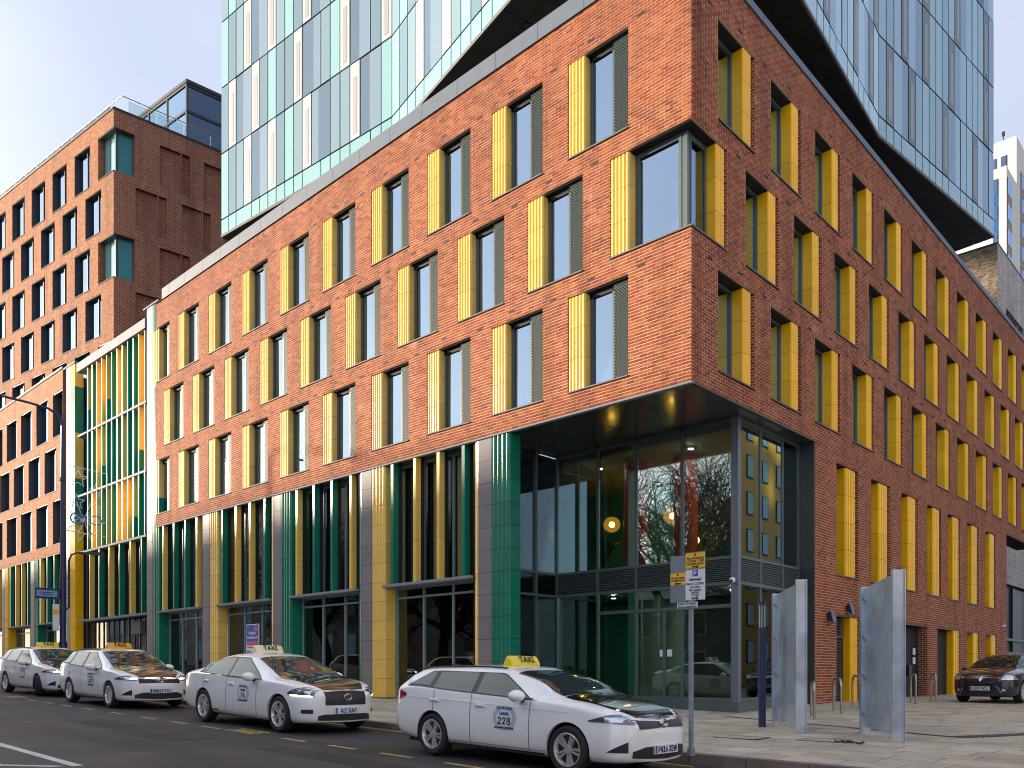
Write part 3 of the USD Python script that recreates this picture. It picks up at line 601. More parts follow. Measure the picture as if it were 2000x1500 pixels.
# ---- glazed corner recess
PY, PX = 2.87, -.45
def glazed_corner():
    zt = ZB - .04
    fr = MB()
    post = MB().box((PX - .16, PY - .02, -1.0), (PX + .03, PY + .14, zt)).build('corner_post', mat('slate_post', (.13, .16, .20), .4), building)
    xs = [-6.2, -4.72, -3.44, -2.02, PX - .16]
    for xm in xs[:-1]: fr.box((xm, PY - .03, -1.0), (xm + .07, PY + .08, zt))
    fr.box((-2.57, PY - .02, -.93), (-2.50, PY + .06, 1.66))
    for za, zb_ in ((2.80, 2.87), (2.16, 2.23), (-.72, -.62)): fr.box((-6.2, PY - .035, za), (PX - .16, PY + .07, zb_))
    fr.box((-4.72, PY - .035, 1.60), (PX - .16, PY + .07, 1.69)); fr.box((-6.2, PY - .03, zt - .09), (PX - .16, PY + .07, zt))
    ys = [PY + .14, 4.06, 5.31, 6.33]
    for ym in ys[1:3]: fr.box((PX - .08, ym - .035, -1.0), (PX + .028, ym + .035, zt))
    fr.box((PX - .08, 6.26, -1.0), (PX + .028, 6.33, zt))
    for za, zb_ in ((2.80, 2.87), (2.16, 2.23), (-.72, -.62)): fr.box((PX - .075, PY + .14, za), (PX + .033, 6.33, zb_))
    fr.box((PX - .07, PY + .14, zt - .09), (PX + .03, 6.33, zt))
    rs = [.5, 1.89, PY - .03]
    for r_ in rs[:2]: fr.box((-6.22, r_, -1.0), (-6.12, r_ + .06, zt))
    for za, zb_ in ((2.80, 2.87), (2.16, 2.23), (-.72, -.6)): fr.box((-6.225, .5, za), (-6.115, PY - .03, zb_))
    w = fr.build('glazed_screen', M_frame, building); tag(w, 'double height glazed screen set back under the corner')
    for a, b in zip(xs[:-1], xs[1:]):
        MB().box((a + .072, PY, 2.872), (b - .002, PY + .012, zt - .09)).build('pane', M_shopt, w)
        if b < -4: MB().box((a + .072, PY, -.62), (b - .002, PY + .012, 2.16)).build('pane', M_shop, w)
        else:
            MB().box((a + .072, PY, 1.69), (b - .002, PY + .012, 2.16)).build('transom_pane', M_shop, w)
            if abs(a + 3.44) < .05:
                MB().box((a + .072, PY, -.62), (-2.572, PY + .012, 1.6)).build('door_pane', M_shop, w); MB().box((-2.498, PY, -.62), (b - .002, PY + .012, 1.6)).build('door_pane', M_shop, w)
            else: MB().box((a + .072, PY, -.62), (b - .002, PY + .012, 1.6)).build('pane', M_shop, w)
        for j in range(12): 
            z = 2.235 + j * .047; MB().hull8([(a + .075, PY - .03, z), (b - .005, PY - .03, z), (b - .005, PY + .02, z + .02), (a + .075, PY + .02, z + .02)], [(a + .075, PY - .03, z + .014), (b - .005, PY - .03, z + .014), (b - .005, PY + .02, z + .034), (a + .075, PY + .02, z + .034)]).build('louvre_blade', M_frame, w)
    for a, b in zip(ys[:-1], ys[1:]):
        MB().box((PX - .012, a + .04, 2.872), (PX, b - .04, zt - .09)).build('pane', M_shopt, w); MB().box((PX - .012, a + .04, -.62), (PX, b - .04, 2.16)).build('pane', M_shop, w)
        for j in range(12):
            z = 2.235 + j * .047; MB().box((PX - .04, a + .04, z), (PX + .02, b - .04, z + .02)).build('louvre_blade', M_frame, w)
    for a, b in zip(rs[:-1], rs[1:]):
        MB().box((-6.2, a + .06, 2.872), (-6.188, b, zt - .05)).build('pane', M_shopt, w); MB().box((-6.2, a + .06, -.6), (-6.188, b, 2.16)).build('pane', M_shop, w)
        MB().box((-6.2, a + .06, 2.23), (-6.188, b, 2.8)).build('transom_pane', M_shop, w)
    MB().box((-6.2, PY + .012, 2.23), (PX - .1, PY + .10, 2.80)).box((PX - .10, PY + .15, 2.23), (PX - .045, 6.3, 2.80)).build('louvre_backing', M_joint, w)
    for x_ in (-2.66, -2.44): MB().box((x_, PY - .012, .42), (x_ + .15, PY - .006, .60)).build('door_notice', M_signw, w)
    MB().box((-4.6, PY - .04, -1.35), (PX + .045, PY + .1, -.725)).box((PX - .1, PY + .1, -1.35), (PX + .045, 6.3, -.725)).build('plinth', M_frame, building)
    MB().box((PX + .02, 6.30, -1.2), (-.012, TS, ZB - .05)).box((-.40, TS - .02, -1.2), (-.02, TS + .04, ZB - .05)).build('metal_reveal', M_dark, building)
    MB().box((-6.5, .45, -1), (-6.23, .52, zt)).box((-6.33, .1, -1), (-6.24, .5, zt)).build('metal_reveal', M_dark, building)
glazed_corner()
# ---- interior seen through the glass
MB().box((-27, 6.9, -1.2), (-4.0, 7.0, ZB)).build('inner_wall', M_teal, building)
MB().box((-27, .62, 2.25), (-6.4, 6.9, 2.6)).box((-6.4, PY + .2, 2.25), (-.75, 7.4, 2.6)).build('upper_floor', M_floor, building)
MB().box((-27, .65, ZB - .3), (-6.5, 6.9, ZB - .05)).box((-6.5, PY + .15, ZB - .25), (-.6, 7.4, ZB - .05)).build('ceiling', M_conc, building)
MB().box((-4.0, 7.3, -1.2), (-.6, 7.4, ZB)).build('inner_wall', M_teal, building)
for px_, py_ in ((-3.9, 4.3), (-3.0, 3.9), (-9.5, 2.6), (-14.6, 2.6), (-19.8, 2.6)): MB().cyl((px_, py_, -1.2), .28, 3.4, 20).build('inner_column', M_conc, building, True)
for px_, py_ in ((-4.35, 4.2), (-2.95, 4.6)): MB().cyl((px_, py_, 2.6), .34, 3.4, 20).build('inner_column', M_red, building, True)
for a in (-12.6, -17.6, -22.7): MB().box((a - 1.3, 2.5, 2.6), (a - .6, 2.6, 6)).build('inner_wall', M_teal, building)
usdkit.material(stage, L + 'amber_lamp_glass', {"e": ("emission", {"color": (1.0, 0.42, 0.05), "strength": 0.55}), "t": ("transparent_bsdf", {"color": (0.95, 0.62, 0.22)}), "m": ("mix_closure", {"fac": 0.55})}, [("t.BSDF", "m.closure1"), ("e.emission", "m.closure2")], surface="m.closure")
LAMPS = [(-5.93, 5.2, 4.57, .26, 'round amber glass pendant lamp on the left of the glazed corner'), (-3.76, 5.2, 4.56, .26, 'round amber glass pendant lamp beside the red column'), (-1.51, 5.2, 4.59, .22, 'round amber pendant lamp behind the right hand corner glass'),
         (-3.6, 6.2, 3.95, .13, 'small pale globe pendant hanging below the amber lamp'), (-1.42, 5.2, 4.02, .13, 'small square amber pendant low behind the corner glass')]
for x_, y_, z_, r_, lb in LAMPS:
    t = thing('pendant_lamp', lb, 'lamp', (x_, y_, z_)); s_ = trimesh.creation.icosphere(2, r_); s_.apply_scale((1, 1, .92))
    if r_ > .2:
        g = put('lamp_shade', s_, L + 'amber_lamp_glass', t, True)
        put('bulb', trimesh.creation.icosphere(2, .09), M_bulb, t, True)
    else: put('lamp_shade', trimesh.creation.icosphere(2, r_) if 'globe' in lb else trimesh.creation.box((r_ * 1.7,) * 3), M_lamp, t, 'globe' in lb)
    MB().tube([(0, 0, r_ * .9), (0, 0, ZB - .25 - z_)], .01, 5).build('flex', M_black, t)
M_down = mat('downlight', (1, 1, .95), .4, emis=((1, .93, .8), 90.0))
for k, (x_, y_, z_) in enumerate([(-5.4, 3.9, 5.98), (-2.3, 3.8, 5.98), (-1.2, 6.2, 5.98), (-4.2, 6.4, 5.98), (-5.2, 4.3, 2.2), (-3.2, 5.2, 2.2), (-1.4, 4.4, 2.2), (-8.6, 2.6, 5.9), (-11.5, 3.2, 5.9), (-14.5, 2.6, 5.9), (-18.6, 3.0, 5.9), (-23.2, 3.0, 5.9), (-8.4, 3.4, 2.2), (-13.6, 3.4, 2.2), (-19.0, 3.4, 2.2), (-24, 3.4, 2.2)]):
    fl_ = 'upper' if z_ > 3 else 'ground'
    pos = ['beside the leafy plant', 'left of the corner post', 'behind the right hand corner glass', 'deep behind the amber lamp', 'at the left end of the glazed corner', 'above the entrance doors', 'near the corner post', 'at the right of the nearest bay', 'at the left of the nearest bay', 'in the second shopfront bay', 'in the third shopfront bay', 'in the fourth shopfront bay', 'in the bay nearest the green column', 'in the second shopfront bay', 'in the third shopfront bay', 'in the fourth shopfront bay'][k]
    t = thing('downlight', 'small round ceiling downlight on the %s floor %s' % (fl_, pos), 'light', (x_, y_, z_), 0, 'ceiling downlights behind the glass'); MB().cyl((0, 0, -.02), .055, .015, 14).build('lamp_disc', M_down, t); MB().cyl((0, 0, -.004), .075, .03, 14).build('rim', M_white, t)
def plant(x_, y_, z_, h, n, lab, potr, pm, sp=1.0):
    t = thing('potted_plant', lab, 'plant', (x_, y_, z_)); MB().cyl((0, 0, 0), potr * .8, potr * 1.7, 18, r1=potr).build('pot', pm, t, 40)
    lv = MB(); rr = random.Random(int(h * 1000))
    for i in range(n):
        a = rr.random() * 6.28; l = h * rr.uniform(.6, 1); o = sp * rr.uniform(.15, .5) * h
        pts = [np.array((math.cos(a) * o * s ** 1.6, math.sin(a) * o * s ** 1.6, potr * 1.6 + l * (s - .25 * s ** 3))) for s in np.linspace(0, 1, 6)]
        wv = np.array((-math.sin(a), math.cos(a), .1)) * h * .05; v = []
        for s, p in zip(np.linspace(0, 1, 6), pts): k = math.sin(math.pi * min(1, s * .9 + .08)); v += [p - wv * k, p + wv * k]
        lv.add(v, [(2 * i_, 2 * i_ + 1, 2 * i_ + 3, 2 * i_ + 2) for i_ in range(5)])
    lv.build('leaves', M_leaf, t)
plant(-5.5, 4.2, 2.6, 1.5, 34, 'tall leafy plant in a dark pot under the left pendant lamp', .26, M_teal)
plant(-1.55, 3.15, 2.87, .42, 14, 'small spiky plant in a cream pot on the window ledge left of the corner post', .16, M_pot)
plant(-.95, 3.2, 2.87, .5, 12, 'dark pot with a low plant close to the corner post', .18, M_teal, .6)
plant(-.75, 3.55, 2.87, .3, 8, 'cream pot behind the right hand corner glass', .14, M_pot)
# ---- doors of the right facade
def door(i, a, b, kind):
    zg = float(np.min(Hp([0, 0], [a, b]))) - .03; zt = 1.66
    fr = WB(RF).bx(a + .004, b - .004, .03, .42, zt - .05, zt - .003).bx(a + .004, a + .03, .05, .42, zg, zt - .052)
    d = fr.build('doorway', M_dark, building)
    yl = {0: (8.91, 9.46), 2: (19.05, 19.75), 3: (21.75, 22.42), 4: (24.5, 25.2)}.get(i)
    e = yl[0] if yl else b - .03
    if kind == 'door':
        WB(RF).bx(a + .05, e - .01, .25, .30, zg, 1.02).build('door_leaf', M_shut, d); WB(RF).bx(a + .05, e - .01, .24, .31, 1.02, 1.08).build('door_head', M_frame, d)
        for k in range(20): WB(RF).bx(a + .10, e - .08, .235, .25, zg + .12 + k * .087, zg + .16 + k * .087).build('louvre_blade', M_dark, d)
        for k in range(6): WB(RF).bx(a + .06, e - .03, .22, .25, 1.12 + k * .08, 1.16 + k * .08).build('louvre_blade', M_dark, d)
        MB().tube([RF(a + .14, .24, -.05), RF(a + .14, .15, -.05), RF(a + .14, .15, .38), RF(a + .14, .24, .38)], .016, 8).build('handle', M_steel, d)
    else:
        WB(RF).bx(a + .03, e - .005, .30, .33, zg, zt - .05).build('door_leaf', M_joint, d)
        nn = 26
        for k in range(nn):
            z0 = zg + .03 + (zt - .1 - zg) * k / nn; WB(RF).hull8([RF(a + .035, .27, z0), RF(e - .01, .27, z0), RF(e - .01, .299, z0), RF(a + .035, .299, z0)], [RF(a + .035, .285, z0 + .085), RF(e - .01, .285, z0 + .085), RF(e - .01, .299, z0 + .085), RF(a + .035, .299, z0 + .085)]).build('shutter_slat', M_shut, d)
    if yl:
        for j in range(3):
            z0, z1 = zg + (zt - .05 - zg) * j / 3 + .004, zg + (zt - .05 - zg) * (j + 1) / 3 - .004
            WB(RF).ex(flute(yl[0], yl[1], .03, .03, 3, .36), z0, z1).build('faience_tile', M_yel, d)
    if kind == 'shutter':
        WB(RF).bx(13.9, 14.15, .24, .25, .35, .85).build('notice', M_signy, d)
        for z_ in (.62, .30): WB(RF).bx(15.05, 15.3, .24, .25, z_, z_ + .24).build('notice', M_signw, d)
        WB(RF).bx(14.2, 14.55, .10, .26, -.10, .26).build('post_box', M_black, d)
for i, (a, b, k) in enumerate(DOORS): door(i, a, b, k)
# wall lights and cameras
def wall_light(y_, z_, lab, ang):
    t = thing('wall_light', lab, 'wall light', (0.0, y_, z_)); MB().box((0, -.05, -.06), (.05, .05, .06)).build('bracket', M_navy, t)
    MB().hull8([(.05, -.11, -.13), (.20, -.11, -.20), (.20, .11, -.20), (.05, .11, -.13)], [(.05, -.11, .10), (.12, -.11, .12), (.12, .11, .12), (.05, .11, .10)]).build('lamp_head', M_navy, t)
wall_light(7.2, 1.58, 'dark blue wall light low on the brick beside the metal clad return', 0); wall_light(8.55, 1.88, 'dark blue wall light above the louvred door', 0)
def cctv(loc, lab, rz=0):
    t = thing('security_camera', lab, 'camera', loc, rz); put('dome', trimesh.creation.icosphere(2, .075), M_white, t, True); put('lens', trimesh.creation.icosphere(2, .045).apply_translation((0, -.045, -.02)), M_black, t, True); MB().box((-.03, 0, -.03), (.03, .12, .05)).build('bracket', M_white, t)
cctv((PX - .07, PY - .12, 2.25), 'white dome camera on the corner post of the glazed screen'); cctv((.09, 26.1, 2.05), 'white camera near the far end of the shaded brick wall', 90)

# ================================================================ LINK between the two brick parts
link = thing('link_building', 'glazed link with tall green and yellow fins between two brick buildings', 'building')
tiled_column(link, 37.12, 'g', 'P', 15.7, float(Hp(-37, 0)), [(14.5, 'P'), (12.1, 'G'), (9.8, 'P'), (7.45, 'G'), (-9, 'Y')], nf=5)
WB(LF).bx(35.6, 37.2, -.02, .5, 15.705, 15.78).build('column_cap', M_alu, link)
LV = [2.66, 6.08, 8.93, 11.96, 15.1]
pat = [['gP', 'G', 'P', 'P', 'gP', 'G', 'P', 'P', 'G', 'G', 'P', 'P'], ['G', 'G', 'P', 'gP', 'G', 'G', 'G', 'P', 'G', 'G', 'gP', 'P'], ['G', 'P', 'P', 'G', 'P', 'G', 'P', 'P', 'P', 'gP', 'G', 'G']]
for k in range(3):
    z0, z1 = LV[k + 1], LV[k + 2]
    for j in range(12):
        c = pat[2 - k][j]; u = 34.16 - .6 * j
        n = 3; sg = np.linspace(z0 + .02, z1 - .02, n + 1)
        fin(link, u, [('G' if ch == 'g' else ch) for ch in ((c[0] + c[1] * 2) if len(c) == 2 else c * 3)], z0, z1, .06, .40, .065, seg=sg)
for j in range(6): fin(link, 33.9 - 1.2 * j, 'PG'[j % 2], LV[0], LV[1] - .05, .06, .30, .10)
for z_ in LV[:4]: WB(LF).bx(27.3, 35.3, .02, .45, z_ - .11, z_ - .012).build('ledge', M_alu, link)
for i in range(6): WB(LF).bx(27.3 + i * 1.34, 27.3 + (i + 1) * 1.34 - .012, -.02, .5, 15.12, 15.55).build('coping_panel', M_alu, link)
fr = WB(LF)
for j in range(14): fr.bx(27.3 + .6 * j, 27.35 + .6 * j, .52, .62, float(Hp(-30, 0)), 15.1)
for z_ in LV[:4]: fr.bx(27.3, 35.3, .52, .62, z_ - .1, z_)
w = fr.build('curtain_wall', M_dark, link)
for k in range(4):
    for j in range(7): WB(LF).bx(27.36 + 1.2 * j, 27.36 + 1.2 * j + 1.13, .56, .575, LV[k] + .01, LV[k + 1] - .12).build('pane', M_shop, w)
for j in range(4): WB(LF).bx(27.4 + 1.95 * j, 27.4 + 1.95 * j + 1.9, .56, .575, -.6, 2.5).build('pane', M_shop, w)
MB().box((-36.9, 2.2, -1), (-27.2, 2.4, 15.0)).build('dim_interior', M_room, link); MB().box((-35, .6, 15.02), (-27.2, 6, 15.1)).build('roof', M_dark, link)
for z_ in LV[1:4]: MB().box((-35.2, .64, z_ - .3), (-27.2, 2.2, z_)).build('floor_slab', M_conc, link)
MB().box((-35.9, .5, -1), (-35.3, .8, 15)).build('dark_return', M_navy, link)
MB().box((-29.5, .28, 1.75), (-28.5, .52, 2.35)).build('lobby_sign_box', M_sill, link)

# ================================================================ LOWER LEFT BRICK WING
wing = thing('brick_wing', 'lower orange brick wing with dark staggered windows left of the tall yellow and green column', 'building')
WX0, WX1 = 37.3, 57.5; ops = []
for i in range(8):
    for k, o in ((0, 38.75), (2, 38.75)): ops.append((o + M0 * i - WW, o + M0 * i, zr[k], zr[k] + WH, 'w'))
    ops.append((40.03 + M0 * i - WW, 40.03 + M0 * i, zr[1], zr[1] + WH, 'w'))
ops = [o for o in ops if o[1] < WX1 - .2]
ops = [(max(o[0], WX0 + .02), *o[1:]) for o in ops]
extr(wallpoly(sbox(WX0, ZB, WX1, ZT), ops), LF, .0, .42).build('wall', M_brick2, wing)
MB().box((-WX1, 2.0, ZB), (-WX0, 2.1, ZT)).box((-WX1, .42, ZT - .3), (-WX0, 2.0, ZT - .2)).build('dark_core', M_room, wing)
def plain_window(parent, a, b, z0, z1, W=LF, D=.26, split=.52):
    fr = WB(W).bx(a + .003, b - .003, .03, D + .05, z1 - .03, z1 - .003).bx(b - .035, b - .003, .03, D + .05, z0 + .002, z1 - .031)
    um = a + (b - a) * .36
    fr.bx(a + .01, a + .06, D - .05, D + .04, z0 + .002, z1 - .031).bx(um, um + .06, D - .06, D + .04, z0 + .002, z1 - .031).bx(a + .01, b - .04, D - .04, D + .04, z0 + .002, z0 + .05).bx(b - .09, b - .04, D - .05, D + .04, z0 + .002, z1 - .031)
    w = fr.build('window', M_dark, parent)
    WB(W).bx(a, b, -.03, D, z0 - .035, z0).build('sill', M_sill, w)
    WB(W).bx(a + .06, um, D - .01, D, z0 + .05, z1 - .03).build('pane', M_glass, w); WB(W).bx(um + .06, b - .09, D - .01, D, z0 + .05, z1 - .03).build('pane', M_glass, w)
    (WB(W).bx(a + .06, b - .09, D + .05, D + .06, z0 + .05, z1 - .03)).build('blind' if random.random() < .35 else 'dim_interior', M_blind if random.random() < .3 else M_room, w)
for a, b, z0, z1, k in ops: plain_window(wing, a, b, z0, z1)
for i in range(9): WB(LF).bx(WX0 + i * 2.2, WX0 + (i + 1) * 2.2 - .012, -.04, .45, ZT + .003, ZT + .12).build('coping_panel', M_sill, wing)
WB(LF).bx(WX0, WX1, .02, .6, ZB - .03, ZB - .004).build('soffit_panel', M_soffit, wing)
for c, s_, f_ in ((42.6, 'g', 'G'), (47.75, 'g', 'Y'), (52.9, 'g', 'G')): tiled_column(wing, c, s_, f_, ZB - .05, float(Hp(-c, 0)))
for a, b, c in ((41.15, 37.3, 'PGGP'), (46.3, 42.6, 'GPPG'), (51.45, 47.75, 'PGGP')): bay(wing, a, b, c, float(Hp(-a, .4)) - .02, zl=2.72)
MB().box((-WX1, 3, -.5), (-37.3, 3.1, ZB)).build('inner_wall', M_room, wing)

# ================================================================ TALL LEFT BRICK BLOCK (local frame: x along the front to its corner at 0, outward -y)
ANG = math.degrees(math.atan2(.10365, .99461))
tall = thing('tall_brick_block', 'tall orange brick block with glazed corner windows and a dark blind return wall', 'building', (-36.47, 2.244, 0), ANG)
ZTT = 30.07; rows = []
def TF(u, d, z): return (-u, d, z)
topsT = []
for k in range(8):
    zs = 26.80 - RH * k
    if zs < 10: break
    for i in range(14):
        u = (4.34 if k % 2 == 0 else 3.10) + 2.70 * i; topsT.append((u - 1.76, u, zs, zs + WH, 'w'))
    if k % 2 == 0: topsT.append((-.0, 1.67, zs, zs + WH, 'corner'))
extr(wallpoly(sbox(0.0, 10.0, 42, ZTT), topsT), TF, 0, .45).build('wall', M_brick2, tall)
for a, b, z0, z1, k in topsT:
    if k == 'w': plain_window(tall, a, b, z0, z1, TF, .25)
# return wall: runs along e from the corner
ev = np.array([.211, .977]); ev /= np.linalg.norm(ev); en = np.array([ev[1], -ev[0]])
def EF(u, d, z): q = ev * u - en * d; return (q[0], q[1], z)
opsE = []
for k in range(6):
    zs = 26.80 - RH * k
    st = [2.37 + 2.45 * i for i in range(10)] if k % 2 == 0 else [1.11 + 2.45 * i for i in range(10)]
    for u in st: opsE.append((u, u + 1.65, zs, zs + WH, 'b'))
    if k % 2 == 0: opsE.append((0, 1.07, zs, zs + WH, 'corner'))
extr(wallpoly(sbox(.0, 10, 30, ZTT), opsE), EF, .0, .20).build('wall', M_brick, tall)
extr(sbox(.5, 10, 30, ZTT).difference(unary_union([sbox(0, c[2], 1.08, c[3]) for c in opsE if c[4] == 'corner'])), EF, .201, .46).build('inner_wall', M_brick, tall)
for a, b, z0, z1, k in opsE:
    if k == 'b':
        m = MB(); q = [EF(uu, dd, 0) for uu, dd in ((b - .5, .02), (b - .44, .02), (b - .44, .199), (b - .5, .199))]
        m.hull8([(*p[:2], z0) for p in q], [(*p[:2], z1) for p in q]).build('brick_rib', M_brick, tall)
M_tl1 = panelglass('teal_light_glass', (.20, .47, .46), .12); M_tl2 = panelglass('teal_glass', (.05, .27, .26), .05)
M_curt = mat('teal_curtain', (0.12, 0.46, 0.43), 0.8)
for k in (0, 2, 4):
    z0 = 26.8 - RH * k; z1 = z0 + WH
    m = MB().box((-1.64, .02, z1 - .04), (-.02, .6, z1 - .003)).box((-.36, .24, z0), (-.24, .36, z1 - .04)).box((-1.62, .32, z0), (-1.56, .4, z1 - .04)).box((-1.0, .32, z0), (-.95, .4, z1 - .04))
    p0, p1 = np.array(EF(.3, .3, 0)[:2]), np.array(EF(1.06, .3, 0)[:2]); m.slab(p1 - ev * .06, p1, z0, z1, .03, .03)
    w = m.build('window', M_frame, tall); tag(w, 'glazed corner window')
    MB().box((-1.56, .34, z0 + .02), (-.36, .35, z1 - .04)).build('pane', M_tl1, w); MB().slab((-.3, .3), p1, z0 + .02, z1 - .04, .006, .006).build('pane', M_tl2, w)
    MB().box((-1.6, .62, z0), (-.5, .64, z1)).build('blind', M_curt, w); MB().slab((-.5, .62), tuple(np.array(p1) + (-.25, .0)), z0, z1, .01, .01).build('blind', M_curt, w); MB().box((-1.67, -.03, z0 - .035), (.02, .4, z0)).build('sill', M_sill, w)
MB().prism([(-42, .42), (-.5, .42), EF(30, .43, 0)[:2], (-42, 30)], ZTT - .6, ZTT - .4).build('roof', M_dark, tall)
MB().prism([(-42, 1.2), (-.9, 1.2), EF(30, 1.2, 0)[:2], (-42, 30)], 9, ZTT - .7).build('dark_core', M_room, tall)
m = MB().box((-42, -.04, ZTT + .003), (.0, .5, ZTT + .10)); m.slab(EF(0.0, 0, 0)[:2], EF(30, 0, 0)[:2], ZTT + .004, ZTT + .10, .04, .5); m.build('coping', M_dark, tall)
for i in range(14): MB().box((-1.5 - 1.5 * (i + 1) + .02, .55, ZTT + .1), (-1.5 - 1.5 * i, .57, ZTT + 1.05)).build('balustrade_pane', M_clear, tall)
for i in range(9): MB().slab(EF(.9 + 1.5 * i, .55, 0)[:2], EF(.9 + 1.5 * (i + 1) - .02, .55, 0)[:2], ZTT + .1, ZTT + 1.05, .01, .01).build('balustrade_pane', M_clear, tall)
m = MB().tube([(-42, .56, ZTT + 1.07), (-.2, .56, ZTT + 1.07)], .025, 6); m.tube([(-.2, .56, ZTT + 1.07), EF(15, .55, ZTT + 1.07)], .025, 6); m.build('handrail', M_steel, tall)
# rooftop glass box
pent = thing('rooftop_pavilion', 'dark framed glass pavilion on the roof of the tall brick block', 'pavilion', (-40.88, 8.39, 0), ANG)
z0, z1 = ZTT - .4, 36.8; fr = MB(); Wd, Dp = 11.0, 12.0
for i in range(6): fr.box((-Wd + i * Wd / 5 - .06, -.06, z0), (-Wd + i * Wd / 5 + .06, .06, z1))
for i in range(5): q = ev * Dp * i / 4; fr.slab(q - ev * .06, q + ev * .06, z0, z1, .06, .06)
for z_ in (z1 - .25, z1 - 1.9): fr.box((-Wd, -.07, z_), (0, .07, z_ + .16)); fr.slab((0, 0), ev * Dp, z_, z_ + .16, .07, .07)
w = fr.build('pavilion_frame', M_dark, pent)
for i in range(5):
    a = -Wd + i * Wd / 5; MB().box((a + .06, -.01, z0), (a + Wd / 5 - .06, .01, z1 - 1.9)).build('pane', M_glass, w); MB().box((a + .06, -.01, z1 - 1.74), (a + Wd / 5 - .06, .01, z1 - .25)).build('pane', M_glass, w)
for i in range(4): MB().slab(ev * (Dp * i / 4 + .06), ev * (Dp * (i + 1) / 4 - .06), z0, z1 - .25, .01, .01).build('pane', M_shopt, w)
MB().prism([(-Wd, -.1), (.1, -.1), tuple(ev * Dp + (.1, 0)), (-Wd, Dp)], z1 - .08, z1 + .12).build('roof', M_dark, pent)
MB().box((-Wd, 5, z0), (-1, 5.1, z1 - .1)).build('inner_wall', M_room, pent); MB().tube([(.2, 3.2, z0), (.9, 7, z1 - .5)], .14, 8).build('white_brace', M_white, pent); MB().box((.8, 5.5, z0), (1.1, 5.8, z1 - .2)).build('white_column', M_white, pent)

# ================================================================ GLASS TOWER over the podium
tower = thing('glass_tower', 'faceted glass tower of pale blue, turquoise and white panels above the brick corner', 'tower')
A_ = np.array([-24.30, 2.0]); F1 = np.array([-13.65, 2.81]); AP = np.array([-.04, -.09]); G1 = np.array([-1.19, 14.35]); B_ = np.array([-.02, 24.74])
ZS = 18.83; Z1 = 19.5; random.seed(5)
CYC = ["CBLWGWBCLWGLLWG", "BWGWBCBBWGLCWG", "CBLWGWLCBWGLLCWG", "LCBWGWLCBLWGCBWG", "BLWGWCLBWGLCBWG"]
def facade_row(p0, p1, z0, z1, seq, bottom=False, dim=False):
    L_ = np.linalg.norm(p1 - p0); d = (p1 - p0) / L_; n = max(4, int(round(L_ / .575))); m = L_ / n; i = 0; j = 0
    while i < n:
        c = seq[j % len(seq)]; j += 1; w = min(2 if c == 'G' else 1, n - i); a, b = p0 + d * (m * i + .028), p0 + d * (m * (i + w) - .028)
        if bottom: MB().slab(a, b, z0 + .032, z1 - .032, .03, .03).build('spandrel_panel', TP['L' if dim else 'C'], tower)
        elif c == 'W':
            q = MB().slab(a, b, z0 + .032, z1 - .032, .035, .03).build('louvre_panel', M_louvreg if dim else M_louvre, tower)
            MB().slab(a + d * .14, b - d * .14, z0 + .2, z1 - .55, .042, .0).build('perforated_grille', M_slot, q)
        elif c == 'G' and w == 2:
            e = a + (b - a) * random.choice((.35, .45, .5, .6)); nq = np.array([d[1], -d[0]]); o = [random.uniform(-.006, .006) for _ in range(3)]
            def gp(p, q, k0, k1, m_): MB().hull8([(*(p + nq * (.02 + o[0] * k0)), z0 + .032), (*(q + nq * (.02 + o[1] * k1)), z0 + .032), (*(q - nq * .03), z0 + .032), (*(p - nq * .03), z0 + .032)], [(*(p + nq * (.02 + o[2] + o[0] * k0)), z1 - .032), (*(q + nq * (.02 + o[2] + o[1] * k1)), z1 - .032), (*(q - nq * .03), z1 - .032), (*(p - nq * .03), z1 - .032)]).build('glass_pane', m_, tower)
            if random.random() < .3: gp(a, e, 1, 0, TP['g']); gp(e, b, 0, 1, TP['G'])
            else: gp(a, e, 1, 0, TP['G']); gp(e, b, 0, 1, TP['g'])
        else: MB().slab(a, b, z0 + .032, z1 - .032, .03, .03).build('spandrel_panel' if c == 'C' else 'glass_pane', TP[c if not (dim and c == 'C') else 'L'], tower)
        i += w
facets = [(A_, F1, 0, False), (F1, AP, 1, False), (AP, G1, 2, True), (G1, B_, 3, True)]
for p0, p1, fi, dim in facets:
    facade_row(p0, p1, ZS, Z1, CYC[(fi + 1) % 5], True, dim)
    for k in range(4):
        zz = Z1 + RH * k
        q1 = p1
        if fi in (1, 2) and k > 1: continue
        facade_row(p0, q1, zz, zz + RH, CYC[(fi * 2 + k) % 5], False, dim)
# unseen upper storeys: one joined part
up = MB()
for p0, p1, fi, dim in facets:
    L_ = np.linalg.norm(p1 - p0); n = int(round(L_ / 1.15)); d = (p1 - p0) / L_
    for k in range(2 if fi in (1, 2) else 4, 12):
        for i in range(n): up.slab(p0 + d * (L_ * i / n + .03), p0 + d * (L_ * (i + 1) / n - .03), Z1 + RH * k + .03, Z1 + RH * (k + 1) - .03, .03, .03)
tag(up.build('upper_glass_panels', TP['L'], tower), kind='stuff')
poly = [tuple(A_), tuple(F1), tuple(AP), tuple(G1), tuple(B_), (-24.3, 24.7)]
ctr = np.mean(poly, 0); ins = [tuple(ctr + (np.array(p) - ctr) * .997) for p in poly]
MB().prism(ins, ZS + .05, Z1 + RH * 12).build('dark_mullion_core', M_navy, tower)
MB().prism(poly, ZS - .06, ZS - .02).build('soffit_backing', M_joint, tower)
MB().prism([tuple(ctr + (np.array(p) - ctr) * .55) for p in poly], ZT - 1, ZS - .06).build('recessed_storey', M_joint, tower)
